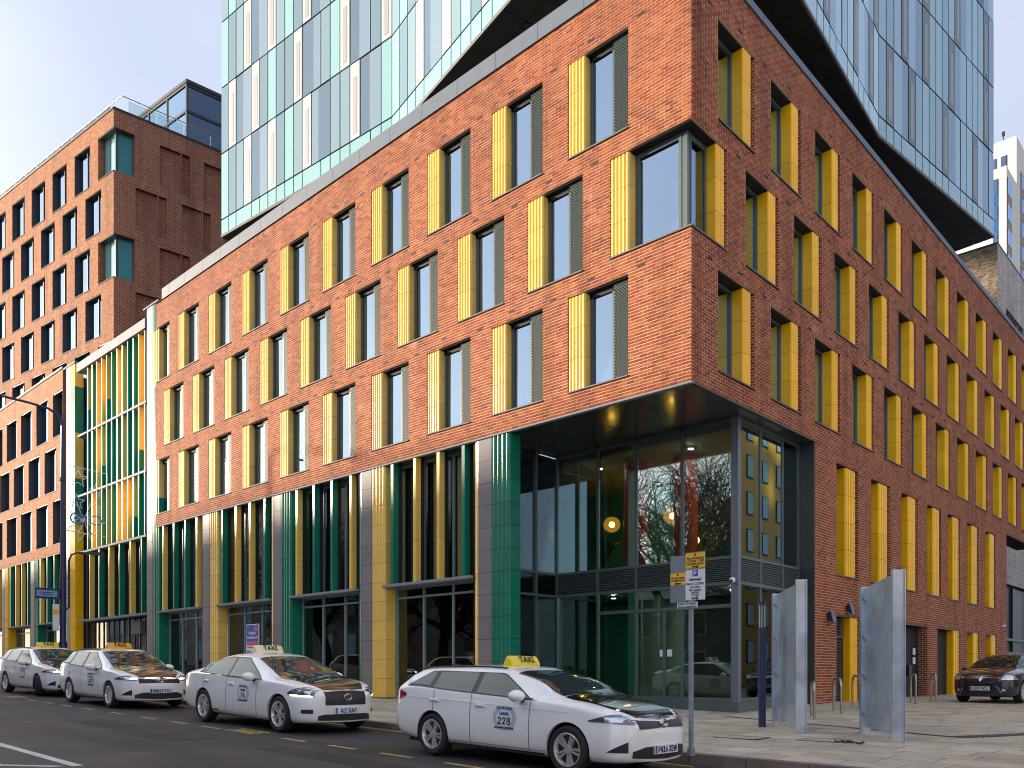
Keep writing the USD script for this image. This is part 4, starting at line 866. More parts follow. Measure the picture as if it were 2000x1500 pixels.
for p0, p1, fi, dim in facets:
    L_ = np.linalg.norm(p1 - p0); d = (p1 - p0) / L_; nn = np.array([d[1], -d[0]]); n = int(round(L_ / 1.75))
    for i in range(n):
        for r0, r1 in ((.0, .75), (.77, 2.6), (2.62, 4.6)):
            a, b = p0 + d * (L_ * i / n + .012), p0 + d * (L_ * (i + 1) / n - .012); q = [a - nn * r0, b - nn * r0, b - nn * r1, a - nn * r1]
            MB().hull8([(*p, ZS - .085) for p in q], [(*p, ZS - .065) for p in q]).build('soffit_panel', M_soffit, tower)
    MB().slab(p0, p1, ZS - .09, ZS + .02, .045, .02).build('edge_trim', M_sill, tower)

# ================================================================ BUILDINGS BEHIND ON THE RIGHT
M_cgl2 = mat('dark_shop_glass', (.015, .02, .025), .4, spec=.2)
gb = thing('grey_brick_building', 'grey brown stone and brick building just behind the far end of the brick building', 'building')
gx, gy, gz = -3.5, 40.6, 25.7
MB().box((gx - 22, gy, -1), (gx, gy + .02, gz)).build('wall', M_greybrick, gb)
og = [(2.0 + 5.2 * i, 6.6 + 5.2 * i, gz - 12.5, gz - 3.2) for i in range(5)]
def GF(u, d, z): return (gx - d, gy + .02 + u, z)
extr(sbox(0, 5.5, 34, gz).difference(unary_union([sbox(a, c, b, d) for a, b, c, d in og])), GF, 0, .5).build('wall', M_palebrick, gb)
for a, b, c, d in og:
    WB(GF).bx(a, b, .35, .4, c, d).build('recessed_panel', M_palebrick, gb); WB(GF).bx(a + 3.2, a + 3.6, .1, .36, c, d).build('brick_rib', M_greybrick, gb)
    w = WB(GF).bx(a + 3.75, b - .05, .2, .34, c + .1, d - .1).build('window', M_dark, gb); WB(GF).bx(a + 3.8, b - .1, .18, .2, c + .2, d - .2).build('pane', M_glass, w)
MB().box((gx - 22, gy + .6, -1), (gx - .6, gy + 34, gz - .3)).build('dark_core', M_room, gb)
MB().box((gx - 22, gy - .03, gz), (gx + .03, gy + 34, gz + .07)).build('coping', M_dark, gb)
for i in range(8):
    w = WB(GF).bx(4.2 * i, 4.2 * i + .15, .1, .4, -1, 5.4).bx(4.2 * i + .15, 4.2 * i + 4.2, .1, .4, 2.0, 2.15).bx(4.2 * i + .15, 4.2 * i + 4.2, .05, .45, 1.0, 1.3).build('window', M_dark, gb)
    WB(GF).bx(4.2 * i + .16, 4.2 * i + 4.19, .25, .27, 1.3, 5.4).build('pane', M_cgl2, w); WB(GF).bx(4.2 * i + .16, 4.2 * i + 4.19, .2, .3, -1, 1.0).build('base_panel', M_dark, w)
wt = thing('white_tower', 'distant white tower block with brown and blue window strips at the right edge', 'tower')
tx, ty, tz = -14.8, 98.5, 64.3
M_render = mat('white_render', (.62, .58, .50), .7, var=.06)
MB().box((tx - 26, ty, -1), (tx, ty + 24, tz)).build('wall', M_render, wt)
MB().box((tx - 24, ty - 5, -1), (tx + .05, ty - .02, tz - 5.8)).build('wall', M_render, wt)
M_brown = mat('bronze_panel', (.20, .12, .05), .5); M_bluep = mat('blue_panel', (.02, .09, .30), .25)
for k in range(20):
    z_ = tz - 7.0 - 2.9 * k
    w = MB().box((tx + .05, ty - 4.75, z_ - 2.85), (tx + .10, ty - 2.6, z_)).build('window', M_brown, wt); MB().box((tx + .10, ty - 4.65, z_ - 1.9), (tx + .13, ty - 3.7, z_ - .1)).box((tx + .10, ty - 3.6, z_ - 1.9), (tx + .13, ty - 2.7, z_ - .1)).build('pane', M_glass, w)
    w = MB().box((tx - 1.35, ty - 5.06, z_ - 2.85), (tx - .80, ty - 5.0, z_)).build('window', M_bluep, wt); MB().box((tx - 1.3, ty - 5.1, z_ - 1.8), (tx - .85, ty - 5.06, z_ - .3)).build('pane', M_glass, w)
    z_ += 3.6
    w = MB().box((tx, ty + 2.0, z_ - 2.8), (tx + .06, ty + 7, z_)).build('window', M_brown, wt); MB().box((tx + .06, ty + 2.1, z_ - 2.0), (tx + .1, ty + 4.4, z_ - .2)).box((tx + .06, ty + 4.6, z_ - 2.0), (tx + .1, ty + 6.9, z_ - .2)).build('pane', M_bluep, w)
for xa in (tx - 1.0, tx - 2.1):
    w = MB().box((xa - .62, ty - .05, tz - 3.9), (xa, ty, tz - 1.9)).build('window', M_dark, wt); MB().box((xa - .55, ty - .08, tz - 3.8), (xa - .07, ty - .05, tz - 2.0)).build('pane', M_glass, w)
MB().tube([(tx - 1.6, ty + 1, tz), (tx - 1.6, ty + 1, tz + 1.7)], .07, 6).box((tx - 1.75, ty + .9, tz + 1.1), (tx - 1.45, ty + 1.1, tz + 1.6)).build('mast', M_black, wt)
ann = thing('glass_annexe', 'low white framed glass annexe in front of the white tower at the right edge', 'building')
ax, ay = -9.6, 72.0
MB().box((ax - 12, ay, -1), (ax, ay + 20, 34)).build('wall', M_white, ann)
for k in range(10):
    for j in range(5):
        w = MB().box((ax, ay + .8 + j * 3.7, 33 - 3.1 * (k + 1)), (ax + .06, ay + .8 + j * 3.7 + 3.3, 33 - 3.1 * k - .3)).build('window', M_frame2, ann); MB().box((ax + .06, ay + .9 + j * 3.7, 33 - 3.1 * (k + 1) + .1), (ax + .1, ay + 4.0 + j * 3.7, 33 - 3.1 * k - .4)).build('pane', TP['C'], w)

# ================================================================ STREET FURNITURE
def hz(x, y): return float(Hp(x, y))
# perforated sign: parking plates on a grey pole
sp = thing('parking_sign', 'grey pole with yellow and white taxi and bus stopping plates beside the front taxi', 'sign', (3.18, -5.3, hz(3.18, -5.3)))
PXM = 138.5; sb = -hz(3.18, -5.3)      # local z = world z + sb
def sz(py): return (HOR - py) / PXM + sb
MB().tube([(0, 0, 0), (0, 0, sz(1079))], .036, 14).build('pole', M_postgrey, sp, 40)
MB().tube([(0, 0, 0), (0, 0, .10)], .055, 14).build('pole_collar', M_postgrey, sp, 40)
def plate(name, x0, x1, p0, p1, m, lines=(), y=-.05, par=None):
    z0, z1 = sz(p1), sz(p0); q = MB().box((x0, y, z0), (x1, y + .006, z1)).build(name, m, par or sp)
    if m is not M_postgrey: MB().box((x0 + .004, y - .001, z0 + .004), (x1 - .004, y - .0005, z0 + .008)).box((x0 + .004, y - .001, z1 - .008), (x1 - .004, y - .0005, z1 - .004)).build('border', M_text, q)
    for tx, h, zc, mm, xc in lines:
        t = centre(text(tx, h, .002)); wmax = (x1 - x0) * .9; bw = t.bounds[1][0] - t.bounds[0][0]
        if bw > wmax: t.apply_scale((wmax / bw, 1, 1))
        MB().tm(t, frame_m((xc if xc is not None else (x0 + x1) / 2, y - .0005, zc), (1, 0, 0), (0, 0, 1))).build('lettering', mm, q)
    return q
def arrow(q, xc, zc, l, sgn, y=-.05):
    MB().prism([(xc - l / 2, zc - .009), (xc + l * .2 * 1, zc - .009), (xc + l * .2, zc - .03), (xc + l / 2, zc), (xc + l * .2, zc + .03), (xc + l * .2, zc + .009), (xc - l / 2, zc + .009)] if sgn > 0 else
               [(xc + l / 2, zc - .009), (xc - l * .2, zc - .009), (xc - l * .2, zc - .03), (xc - l / 2, zc), (xc - l * .2, zc + .03), (xc - l * .2, zc + .009), (xc + l / 2, zc + .009)], y - .003, y - .0005, 'y').build('arrow', M_text, q)
plate('backing_plate', -.31, -.066, 1082, 1114.5, M_postgrey); plate('backing_plate', -.31, -.066, 1141, 1174, M_postgrey)
q = plate('yellow_plate', -.06, .25, 1078, 1110, M_signy, [('No stopping', .034, sz(1090), M_text, None), ('11.30pm - 8am', .034, sz(1095.5), M_text, None), ('except taxis', .034, sz(1101), M_text, None)])
MB().cyl((.095, -.053, sz(1083)), .019, .003, 16, 1).build('red_disc', M_ink_red, q); arrow(q, .095, sz(1106.5), .11, 1)
q = plate('yellow_plate', -.31, -.066, 1115, 1140.5, M_signy, [('At any time', .03, sz(1126), M_text, None), ('except taxis', .03, sz(1131), M_text, None)])
MB().cyl((-.188, -.053, sz(1119.5)), .017, .003, 16, 1).build('red_disc', M_ink_red, q); arrow(q, -.188, sz(1137), .10, -1)
q = plate('white_plate', -.06, .25, 1111, 1172, M_signw, [('8am to 11.30pm', .032, sz(1140), M_text, None), ('20 mins', .032, sz(1146), M_text, None), ('No return', .032, sz(1152), M_text, None), ('within', .032, sz(1157), M_text, None), ('1 hour', .032, sz(1162), M_text, None)])
MB().box((.05, -.0525, sz(1125)), (.14, -.0505, sz(1113))).build('blue_square', M_signblue, q)
MB().tm(centre(text('P', .062, .002)), frame_m((.095, -.0527, sz(1119)), (1, 0, 0), (0, 0, 1))).build('lettering', M_white, q)
b = MB().box((.0, -.053, sz(1133)), (.19, -.0505, sz(1128.5)))
b.add(*MB().cyl((.04, -.053, sz(1133)), .012, .002, 12, 1).mesh()); b.add(*MB().cyl((.15, -.053, sz(1133)), .012, .002, 12, 1).mesh()); b.build('bus_symbol', M_text, q)
MB().box((.01, -.0545, sz(1130.6)), (.18, -.0532, sz(1129.2))).build('bus_window', M_signw, q); arrow(q, .095, sz(1168), .11, 1)
q = plate('white_plate', -.20, .13, 1174.5, 1187, M_signw, [('Switch off engine', .032, sz(1178.5), M_text, None), ('Reduce emissions', .032, sz(1184), M_text, None)])
# bollard light
bl = thing('bollard_light', 'slim dark blue bollard light with a clear slotted head before the glazed corner', 'bollard', (1.56, .13, hz(1.56, .13)))
MB().cyl((0, 0, 0), .075, 2.02, 24).build('post', M_navy, bl, 40); MB().cyl((0, 0, 2.02), .068, .46, 24).build('lens', M_clear, bl, 40)
m = MB(); [m.tube([(.06 * math.cos(a), .06 * math.sin(a), 2.02), (.06 * math.cos(a), .06 * math.sin(a), 2.48)], .012, 6) for a in (0, 2.1, 4.2)]; m.build('lens_bar', M_steel, bl); MB().cyl((0, 0, 2.48), .075, .06, 24).build('cap', M_navy, bl, 40)
# galvanised steel screens
def steel_screen(far, nearp, h, lab):
    o = np.array(far); t = np.array(nearp) - o; ln = np.linalg.norm(t); rz = math.degrees(math.atan2(t[1], t[0]))
    g = thing('steel_screen', lab, 'screen', (o[0], o[1], hz(*o) - .01), rz, 'galvanised steel screens on the plaza')
    dz = hz(*nearp) - hz(*o)
    MB().box((-.05, -.09, 0), (.05, .09, h)).build('channel_post', M_galv, g)
    MB().box((ln - .05, -.10, dz - .02), (ln + .05, -.085, h + dz + .14)).box((ln - .05, .085, dz - .02), (ln + .05, .10, h + dz + .14)).box((ln - .012, -.085, dz - .02), (ln + .012, .085, h + dz + .14)).build('flanged_post', M_galv, g)
    MB().hull8([(.05, -.012, .13), (ln - .05, -.012, .10 + dz), (ln - .05, .012, .10 + dz), (.05, .012, .13)], [(.05, -.012, h - .03), (ln - .05, -.012, h + dz + .10), (ln - .05, .012, h + dz + .10), (.05, .012, h - .03)]).build('panel', M_galv, g)
    for k in range(4):
        z = .38 + k * (h - .6) / 3; b = MB().box((.05, -.05, z - .05), (.13, -.012, z + .05)).build('clamp', M_galv, g); MB().cyl((.09, -.075, z), .028, .025, 12, 1).build('bolt', M_steel, b)
    for k in range(4): MB().cyl((ln - .14, -.024, .4 + k * (h - .6) / 3), .018, .012, 10, 1).build('bolt', M_steel, g)
steel_screen((1.56, .78), (2.73, -.66), 2.74, 'galvanised steel screen beside the blue bollard light, nearer the glazed corner')
steel_screen((3.58, .23), (4.65, -1.21), 2.74, 'galvanised steel screen standing alone in front of the brick shutters')
# cycle stands
CS = [((.74, 4.12), (1.72, 2.29), 'steel hoop cycle stand beside the first steel screen, nearest the camera'), ((1.04, 4.86), (1.64, 3.99), 'steel hoop cycle stand in front of the louvred door'), ((1.14, 6.1), (1.47, 5.6), 'steel hoop cycle stand half hidden by the right hand steel screen'),
      ((.98, 10.42), (1.81, 8.78), 'steel hoop cycle stand in front of the roller shutter, left of a pair'), ((1.12, 11.9), (1.85, 10.4), 'steel hoop cycle stand nearest the dark parked hatchback')]
for a, b, lab in CS:
    a, b = np.array(a), np.array(b); c = b; d = (b - a) / np.linalg.norm(b - a); a = b - d * .78; z = hz(*c); g = thing('cycle_stand', lab, 'cycle stand', (c[0], c[1], z), 0, 'steel hoop cycle stands')
    v = a - c; r = .2; pts = [(0, 0, -.02), (0, 0, .62)] + [(*(v * r / .78 * (1 - math.cos(t))), .62 + .2 * math.sin(t)) for t in np.linspace(.2, 1.57, 6)] + [(*(v * (1 - r / .78 * (1 - math.cos(t)))), .62 + .2 * math.sin(t)) for t in np.linspace(1.57, .2, 6)] + [(*v, .62), (*v, -.02)]
    MB().tube(pts, .03, 10).build('hoop', M_steel, g, 50)
    for q in ((0, 0), tuple(v)): MB().cyl((*q, 0), .05, .012, 14).build('base_ring', M_steel, g)
# dark debris on the slabs
db = MB(); rr = random.Random(3)
for i in range(26):
    x_, y_ = 4.1 + rr.gauss(0, .11), -1.87 + rr.gauss(0, .06); s_ = rr.uniform(.015, .04); z_ = hz(x_, y_) + .006
    db.hull8([(x_ - s_, y_, z_), (x_, y_ - s_, z_), (x_ + s_, y_, z_), (x_, y_ + s_ * .6, z_)], [(x_ - s_ * .6, y_, z_ + .015), (x_, y_ - s_ * .5, z_ + rr.uniform(.01, .05)), (x_ + s_ * .6, y_, z_ + .02), (x_, y_ + s_ * .4, z_ + .015)])
tag(tag(db.build('wet_leaves', M_black), 'small clump of dark wet litter on the paving by the right steel screen', 'litter'), kind='stuff')
# lamp post with snowflake decoration
lp = thing('street_lamp', 'tall dark blue lamp post with a long arm reaching over the road', 'lamp post', (-24.8, -4.2, hz(-24.8, -4.2)))
lh = -hz(-24.8, -4.2)
MB().tube([(0, 0, 0), (0, 0, 1.6), (0, 0, 1.62), (0, 0, 9.6 + lh)], [.15, .15, .11, .07], 16).build('post', M_navy, lp, 40)
MB().tube([(0, 0, 9.3 + lh), (0, -.12, 9.75 + lh), (0, -.5, 9.95 + lh), (0, -1.2, 10.02 + lh), (0, -2.4, 10.06 + lh)], .045, 10).build('arm', M_navy, lp, 40)
MB().hull8([(-.14, -3.2, 10.02 + lh), (.14, -3.2, 10.02 + lh), (.10, -2.2, 9.98 + lh), (-.10, -2.2, 9.98 + lh)], [(-.08, -3.1, 10.14 + lh), (.08, -3.1, 10.14 + lh), (.07, -2.2, 10.10 + lh), (-.07, -2.2, 10.10 + lh)]).build('lamp_head', M_dark, lp)
MB().tube([(0, .1, 2.4 + lh), (0, .22, 2.5 + lh), (0, .22, 4.3 + lh), (0, .3, 4.52 + lh), (0, .5, 4.62 + lh), (0, 1.2, 4.68 + lh)], .035, 8).build('footway_arm', M_navy, lp, 40)
MB().box((-.07, .9, 4.6 + lh), (.07, 1.5, 4.72 + lh)).build('footway_lamp_head', M_dark, lp)
for z_ in (2.45, 3.6, 7.3, 5.0): MB().cyl((0, 0, z_ + lh), .125, .12, 14).build('clamp_band', M_dark, lp)
fl = thing('street_nameplate', 'small blue flag sign fixed to the dark lamp post on its road side', 'sign', (-24.8, -4.2, hz(-24.8, -4.2)))
MB().box((-.02, -.98, 2.78 + lh), (.02, -.1, 3.18 + lh)).build('flag', M_navy, fl); q = MB().box((.021, -.92, 2.86 + lh), (.026, -.2, 3.1 + lh)).build('light_panel', mat('pale_blue_sign', (.16, .30, .62), .5), fl)
MB().box((.026, -.80, 3.0 + lh), (.028, -.34, 3.03 + lh)).box((.026, -.74, 2.92 + lh), (.028, -.4, 2.95 + lh)).build('print_lines', M_navy, q)
nt = thing('timetable_panel', 'narrow white and orange notice strapped to the lamp post under the blue flag', 'notice', (-24.8, -4.2, hz(-24.8, -4.2)))
MB().box((.0, -.36, 1.6 + lh), (.03, -.14, 2.6 + lh)).build('white_panel', M_signw, nt); MB().box((.031, -.35, 2.2 + lh), (.035, -.15, 2.4 + lh)).build('orange_band', M_signy, nt)
sf = thing('snowflake_decoration', 'wire Christmas star decoration in a white frame hung from the lamp post', 'decoration', (-24.8, -4.2, hz(-24.8, -4.2)))
f0, f1, g0, g1 = .12, 1.62, 5.35 + lh, 7.95 + lh
MB().tube([(0, f0, g1), (0, f1, g1 - .1), (0, f1, g0), (0, f0, g0 + .1)], .022, 6).build('frame', M_white, sf)
def star(cy, cz, r, n, ph=0):
    m = MB(); pts = []
    for k in range(2 * n + 1): a = ph + math.pi * k / n; q = r if k % 2 == 0 else r * .42; pts.append((0, cy + q * math.cos(a), cz + q * math.sin(a)))
    return m.tube(pts, .016, 5)
for c in ((.55, 7.5, .36), (1.2, 7.1, .28), (.5, 6.6, .30), (1.2, 6.45, .22)): star(c[0], c[1] + lh, c[2], 5, .3).build('star', M_signw, sf)
m = star(.75, 5.65 + lh, .62, 6, .2)
for k in range(10): a = k * .63; m.tube([(0, .75, 5.9 + lh), (0, .75 + .85 * math.cos(a), 5.9 + lh + .75 * math.sin(a))], .013, 5)
m.build('burst', M_signw, sf)
for k, (cy, r) in enumerate(((.55, .28), (1.2, .22))): MB().tube([(0, cy + r * math.cos(t), 5.95 + lh + r * .8 * math.sin(t)) for t in np.linspace(0, 6.28, 18)], .022, 5).build('blue_ring', M_signblue, sf)
m = MB(); rr = random.Random(4)
for i in range(60): a, q = rr.random() * 6.28, .25 * math.sqrt(rr.random()); m.box((-.012, .55 + q * math.cos(a) - .012, 5.95 + lh + q * math.sin(a) - .012), (.012, .55 + q * math.cos(a) + .012, 5.95 + lh + q * math.sin(a) + .012))
tag(m.build('blue_light_cluster', M_signblue, sf), kind='stuff')
# letting board
tl = thing('letting_board', 'white and blue TO LET board standing in front of the shopfront behind the saloon taxi', 'sign', (-17.97, -.15, hz(-17.97, -.15)))
bz = -hz(-17.97, -.15)
MB().box((-.43, 0, .30 + bz), (.43, .03, 1.75 + bz)).build('board', M_signw, tl); MB().box((-.41, -.004, 1.12 + bz), (.41, -.001, 1.72 + bz)).build('blue_panel', M_signblue, tl)
MB().box((-.41, -.004, .98 + bz), (.41, -.001, 1.11 + bz)).build('pink_band', M_pink, tl); MB().prism([(.05, 1.50 + bz), (.36, 1.50 + bz), (.36, 1.62 + bz), (.2, 1.70 + bz)], -.006, -.0045, 'y').build('pink_emblem', M_pink, tl)
for tx_, h_, z_, m_ in (('Pudney', .10, 1.42, M_white), ('Shuttleworth', .09, 1.27, M_white), ('TO LET', .20, .68, M_text)):
    t = centre(text(tx_, h_, .003)); bw = t.bounds[1][0] - t.bounds[0][0]; t.apply_scale((min(1, .74 / bw), 1, 1)); MB().tm(t, frame_m((0, -.0045, z_ + bz), (1, 0, 0), (0, 0, 1))).build('lettering', m_, tl)
MB().box((-.34, -.005, .90 + bz), (.34, -.002, .925 + bz)).box((-.26, -.005, .48 + bz), (.26, -.002, .51 + bz)).build('print_lines', M_navy, tl)
for x_ in (-.3, .3): MB().box((x_ - .03, .031, 0), (x_ + .03, .07, 1.0 + bz)).build('post', M_postgrey, tl)
# totem cropped by the right edge
tt = thing('advertising_totem', 'slim grey advertising totem with pink and turquoise panels cut by the right edge', 'sign', (7.27, -2.79, hz(7.27, -2.79)), 43)
tb = -hz(7.06, -2.98)
MB().box((-.20, -.12, 0), (.75, .35, .30)).build('base', M_sill, tt); MB().box((-.16, -.08, .30), (.70, .3, 1.05 + tb)).build('case', M_joint, tt)
for nm, a, b, m_ in (('turquoise_panel', .34, .80, TP['C']), ('dark_panel', .82, 1.0, M_dark), ('pink_panel', 1.02, 1.75, M_pink), ('turquoise_panel', 1.78, 2.1, TP['C'])): MB().box((-.15, -.095, a), (.69, -.081, b)).build(nm, m_, tt)
MB().box((-.24, -.16, 1.06 + tb), (.80, .40, 1.24 + tb)).build('cap', M_sill, tt)

# ================================================================ CARS
M_cw = mat('white_car_paint', (0.87, 0.87, 0.88), 0.22, spec=0.5, coat=1.0, dirt=((.50, .47, .42), 2.2, .60, .22))
M_cw = usdkit.material(stage, L + 'white_car_paint_grimy', {"tc": ("texture_coordinate", {}), "s": ("separate_xyz", {}), "n": ("noise_texture", {"scale": 3.0, "detail": 7.0, "roughness": 0.65}), "h": ("map_range", {"from_min": 0.18, "from_max": 0.62, "to_min": 0.75, "to_max": 0.0, "clamp": True}),
    "k": ("math", {"math_type": "multiply"}), "m": ("mix_color", {"a": (0.87, 0.87, 0.88), "b": (0.42, 0.37, 0.30)}), "p": ("principled_bsdf", {"roughness": 0.2, "coat_weight": 1.0, "coat_roughness": 0.03})},
    [("tc.object", "s.vector"), ("tc.object", "n.vector"), ("s.z", "h.value"), ("h.result", "k.value1"), ("n.fac", "k.value2"), ("k.value", "m.fac"), ("m.result", "p.base_color")], surface="p.BSDF")
M_cb = mat('black_car_paint', (0.006, 0.006, 0.008), 0.12, spec=0.5, coat=1.0)
M_cn = mat('dark_blue_car_paint', (0.006, 0.010, 0.022), 0.15, spec=0.5, coat=1.0)
M_cglass = usdkit.material(stage, L + 'car_glass', {"f": ("fresnel", {"IOR": 1.55}), "a": ("math", {"math_type": "add", "use_clamp": True, "value2": .03}), "d": ("diffuse_bsdf", {"color": (.012, .018, .018)}), "g": ("glossy_bsdf", {"color": (.9, .97, 1), "roughness": .01}), "m": ("mix_closure", {})},
    [("f.fac", "a.value1"), ("a.value", "m.fac"), ("d.BSDF", "m.closure1"), ("g.BSDF", "m.closure2")], surface="m.closure")
M_tyre = mat('tyre', (0.016, 0.016, 0.017), 0.8, var=.2, vscale=20)
M_alloy = mat('alloy', (0.66, 0.66, 0.67), 0.30, metal=0.7)
M_trim = mat('black_trim', (0.014, 0.014, 0.015), 0.45)
M_chrome = mat('chrome', (0.75, 0.76, 0.78), 0.10, metal=1.0)
M_hl = mat('headlight_lens', (0.05, 0.06, 0.075), 0.05, spec=1.0, coat=1.0)
M_hl2 = mat('headlight_reflector', (0.70, 0.73, 0.76), 0.12, metal=0.8)
M_drl = mat('lit_running_light', (1, .97, .9), .3, emis=((1, .96, .88), 5.0))
M_tail = mat('tail_light', (0.30, 0.006, 0.010), 0.12, coat=1.0)
M_taxi_y = mat('taxi_sign_yellow', (0.80, 0.62, 0.02), 0.3, coat=.4)
M_taxi_o = mat('taxi_sign_amber', (0.80, 0.42, 0.02), 0.3, coat=.4)
M_plate = mat('front_plate', (0.66, 0.70, 0.78), 0.5)
M_decal = mat('door_decal', (0.42, 0.50, 0.58), 0.45); M_decal2 = mat('door_decal_light', (0.66, 0.70, 0.74), 0.45)

def pch(pts):
    a = np.array(pts, float); return PchipInterpolator(a[:, 0], a[:, 1])
class Body:
    def __init__(s, T, belt, W, lo, roofw, x0, x1):
        s.T, s.B0, s.W, s.lo, s.rw, s.x0, s.x1 = pch(T), pch(belt), pch(W), pch(lo), pch(roofw), x0, x1
    def section(s, x):
        T, w, lo, rw = float(s.T(x)), float(s.W(x)), float(s.lo(x)), float(s.rw(x))
        gap = .045 + .02 * min(1, max(0, (w - .3) / .5)); B = min(float(s.B0(x)), T - gap); h = T - B; q = min(1, max(0, (h - .07) / .28)); q = q * q * (3 - 2 * q)
        bh = B - lo
        wr = (1 - q) * w * .80 + q * rw
        p = [(0, lo), (w * .55, lo), (w * .86, lo + .01), (w * .955, lo + .07 * bh / .7), (w * .985, lo + .22 * bh), (w, lo + .50 * bh), (w * .988, lo + .78 * bh), (w * .962 - .006 * q, B),
             (w * .962 - (w * .962 - wr) * (.45 if q > .5 else .35), B + h * .42), (wr + .02 * q, B + h * (.84 if q > .5 else .74)), (wr * .86, B + h * .935), (wr * .55, B + h * .985), (0, T)]
        return np.array(p)
    def dense(s, x, n=72):
        p = s.section(x); t = np.concatenate([[0], np.cumsum(np.linalg.norm(np.diff(p, axis=0), axis=1) ** .7)]); f = PchipInterpolator(t / t[-1], p); return f(np.linspace(0, 1, n))
    def yside(s, x, z):
        d = s.dense(x); k = int(np.argmax(d[:, 0] > d[:, 0].max() * .93)); d = d[k:]; return float(np.interp(z, d[:, 1], d[:, 0]))
    def ztop(s, x, y):
        d = s.dense(x); k = int(np.argmax(d[:, 0])); d = d[k:][::-1]; return float(np.interp(abs(y), d[:, 0], d[:, 1]))
    def xfront(s, y, z):
        lo, hi = s.x1 - .8, s.x1 - .002
        if s.yside(hi, z) > abs(y): return s.x1
        for _ in range(22):
            m = (lo + hi) / 2
            if s.yside(m, z) > abs(y): lo = m
            else: hi = m
        return lo
    def shell(s, nx=170, n=72):
        xs = np.concatenate([np.linspace(s.x0, s.x0 + .12, 10)[:-1], np.linspace(s.x0 + .12, s.x1 - .30, nx - 40)[:-1], s.x1 - .30 * np.linspace(1, 0, 32) ** 1.7])
        R_ = []
        for x in xs:
            d = s.dense(x, n); ring = np.vstack([np.c_[-d[:, 0], d[:, 1]], np.c_[d[-2:0:-1, 0], d[-2:0:-1, 1]]]); R_.append(np.c_[np.full(len(ring), x), ring])
        k = len(R_[0]); V = np.vstack(R_); F = []
        m = len(xs); i = np.arange(m - 1)[:, None] * k; j = np.arange(k)[None]; j2 = (j + 1) % k
        F = np.stack([i + j, i + j2, i + k + j2, i + k + j], -1).reshape(-1, 4); F = np.vstack([F[:, [0, 1, 2]], F[:, [0, 2, 3]]])
        c0 = len(V); V = np.vstack([V, V[:k].mean(0), V[-k:].mean(0)]); e0 = [(c0, (q + 1) % k, q) for q in range(k)]; e1 = [(c0 + 1, (m - 1) * k + q, (m - 1) * k + (q + 1) % k) for q in range(k)]
        t = trimesh.Trimesh(V, np.vstack([F, e0, e1]), process=True); t.fix_normals()
        if t.volume < 0: t.invert()
        return t
def grid_patch(fn, us, vs, flip=False):
    P = np.array([[fn(u, v) for v in vs] for u in us]); n, m = len(us), len(vs); V = P.reshape(-1, 3); i = np.arange(n * m).reshape(n, m)
    f = np.stack([i[:-1, :-1], i[1:, :-1], i[1:, 1:], i[:-1, 1:]], -1).reshape(-1, 4); return V, (f[:, ::-1] if flip else f)
def side_patch(b, xa, xb, zlo, zhi, off=.006, n=24, m=8, sides=(-1, 1)):
    mb = MB(); xs = np.linspace(xa, xb, n)
    for sd in sides:
        def fn(x, t):
            z = zlo(x) + (zhi(x) - zlo(x)) * t; return (x, sd * (b.yside(x, z) + off), z)
        v, f = grid_patch(fn, xs, np.linspace(0, 1, m), sd > 0); mb.add(v, f)
    return mb
def front_patch(b, ya, yb, zlo, zhi, off=.008, n=20, m=6, mirror=False):
    mb = MB()
    for sg in ((1, -1) if mirror else (1,)):
        def fn(y, t):
            z = zlo(y) + (zhi(y) - zlo(y)) * t; return (b.xfront(y, z) + off, sg * y, z)
        v, f = grid_patch(fn, np.linspace(ya, yb, n), np.linspace(0, 1, m), sg < 0); mb.add(v, f)
    return mb
def top_patch(b, xa, xb, wfun, off=.006, n=24, m=17):
    def fn(x, t): y = wfun(x) * t; return (x, y, b.ztop(x, y) + off)
    v, f = grid_patch(fn, np.linspace(xa, xb, n), np.linspace(-1, 1, m)); return MB().add(v, f)
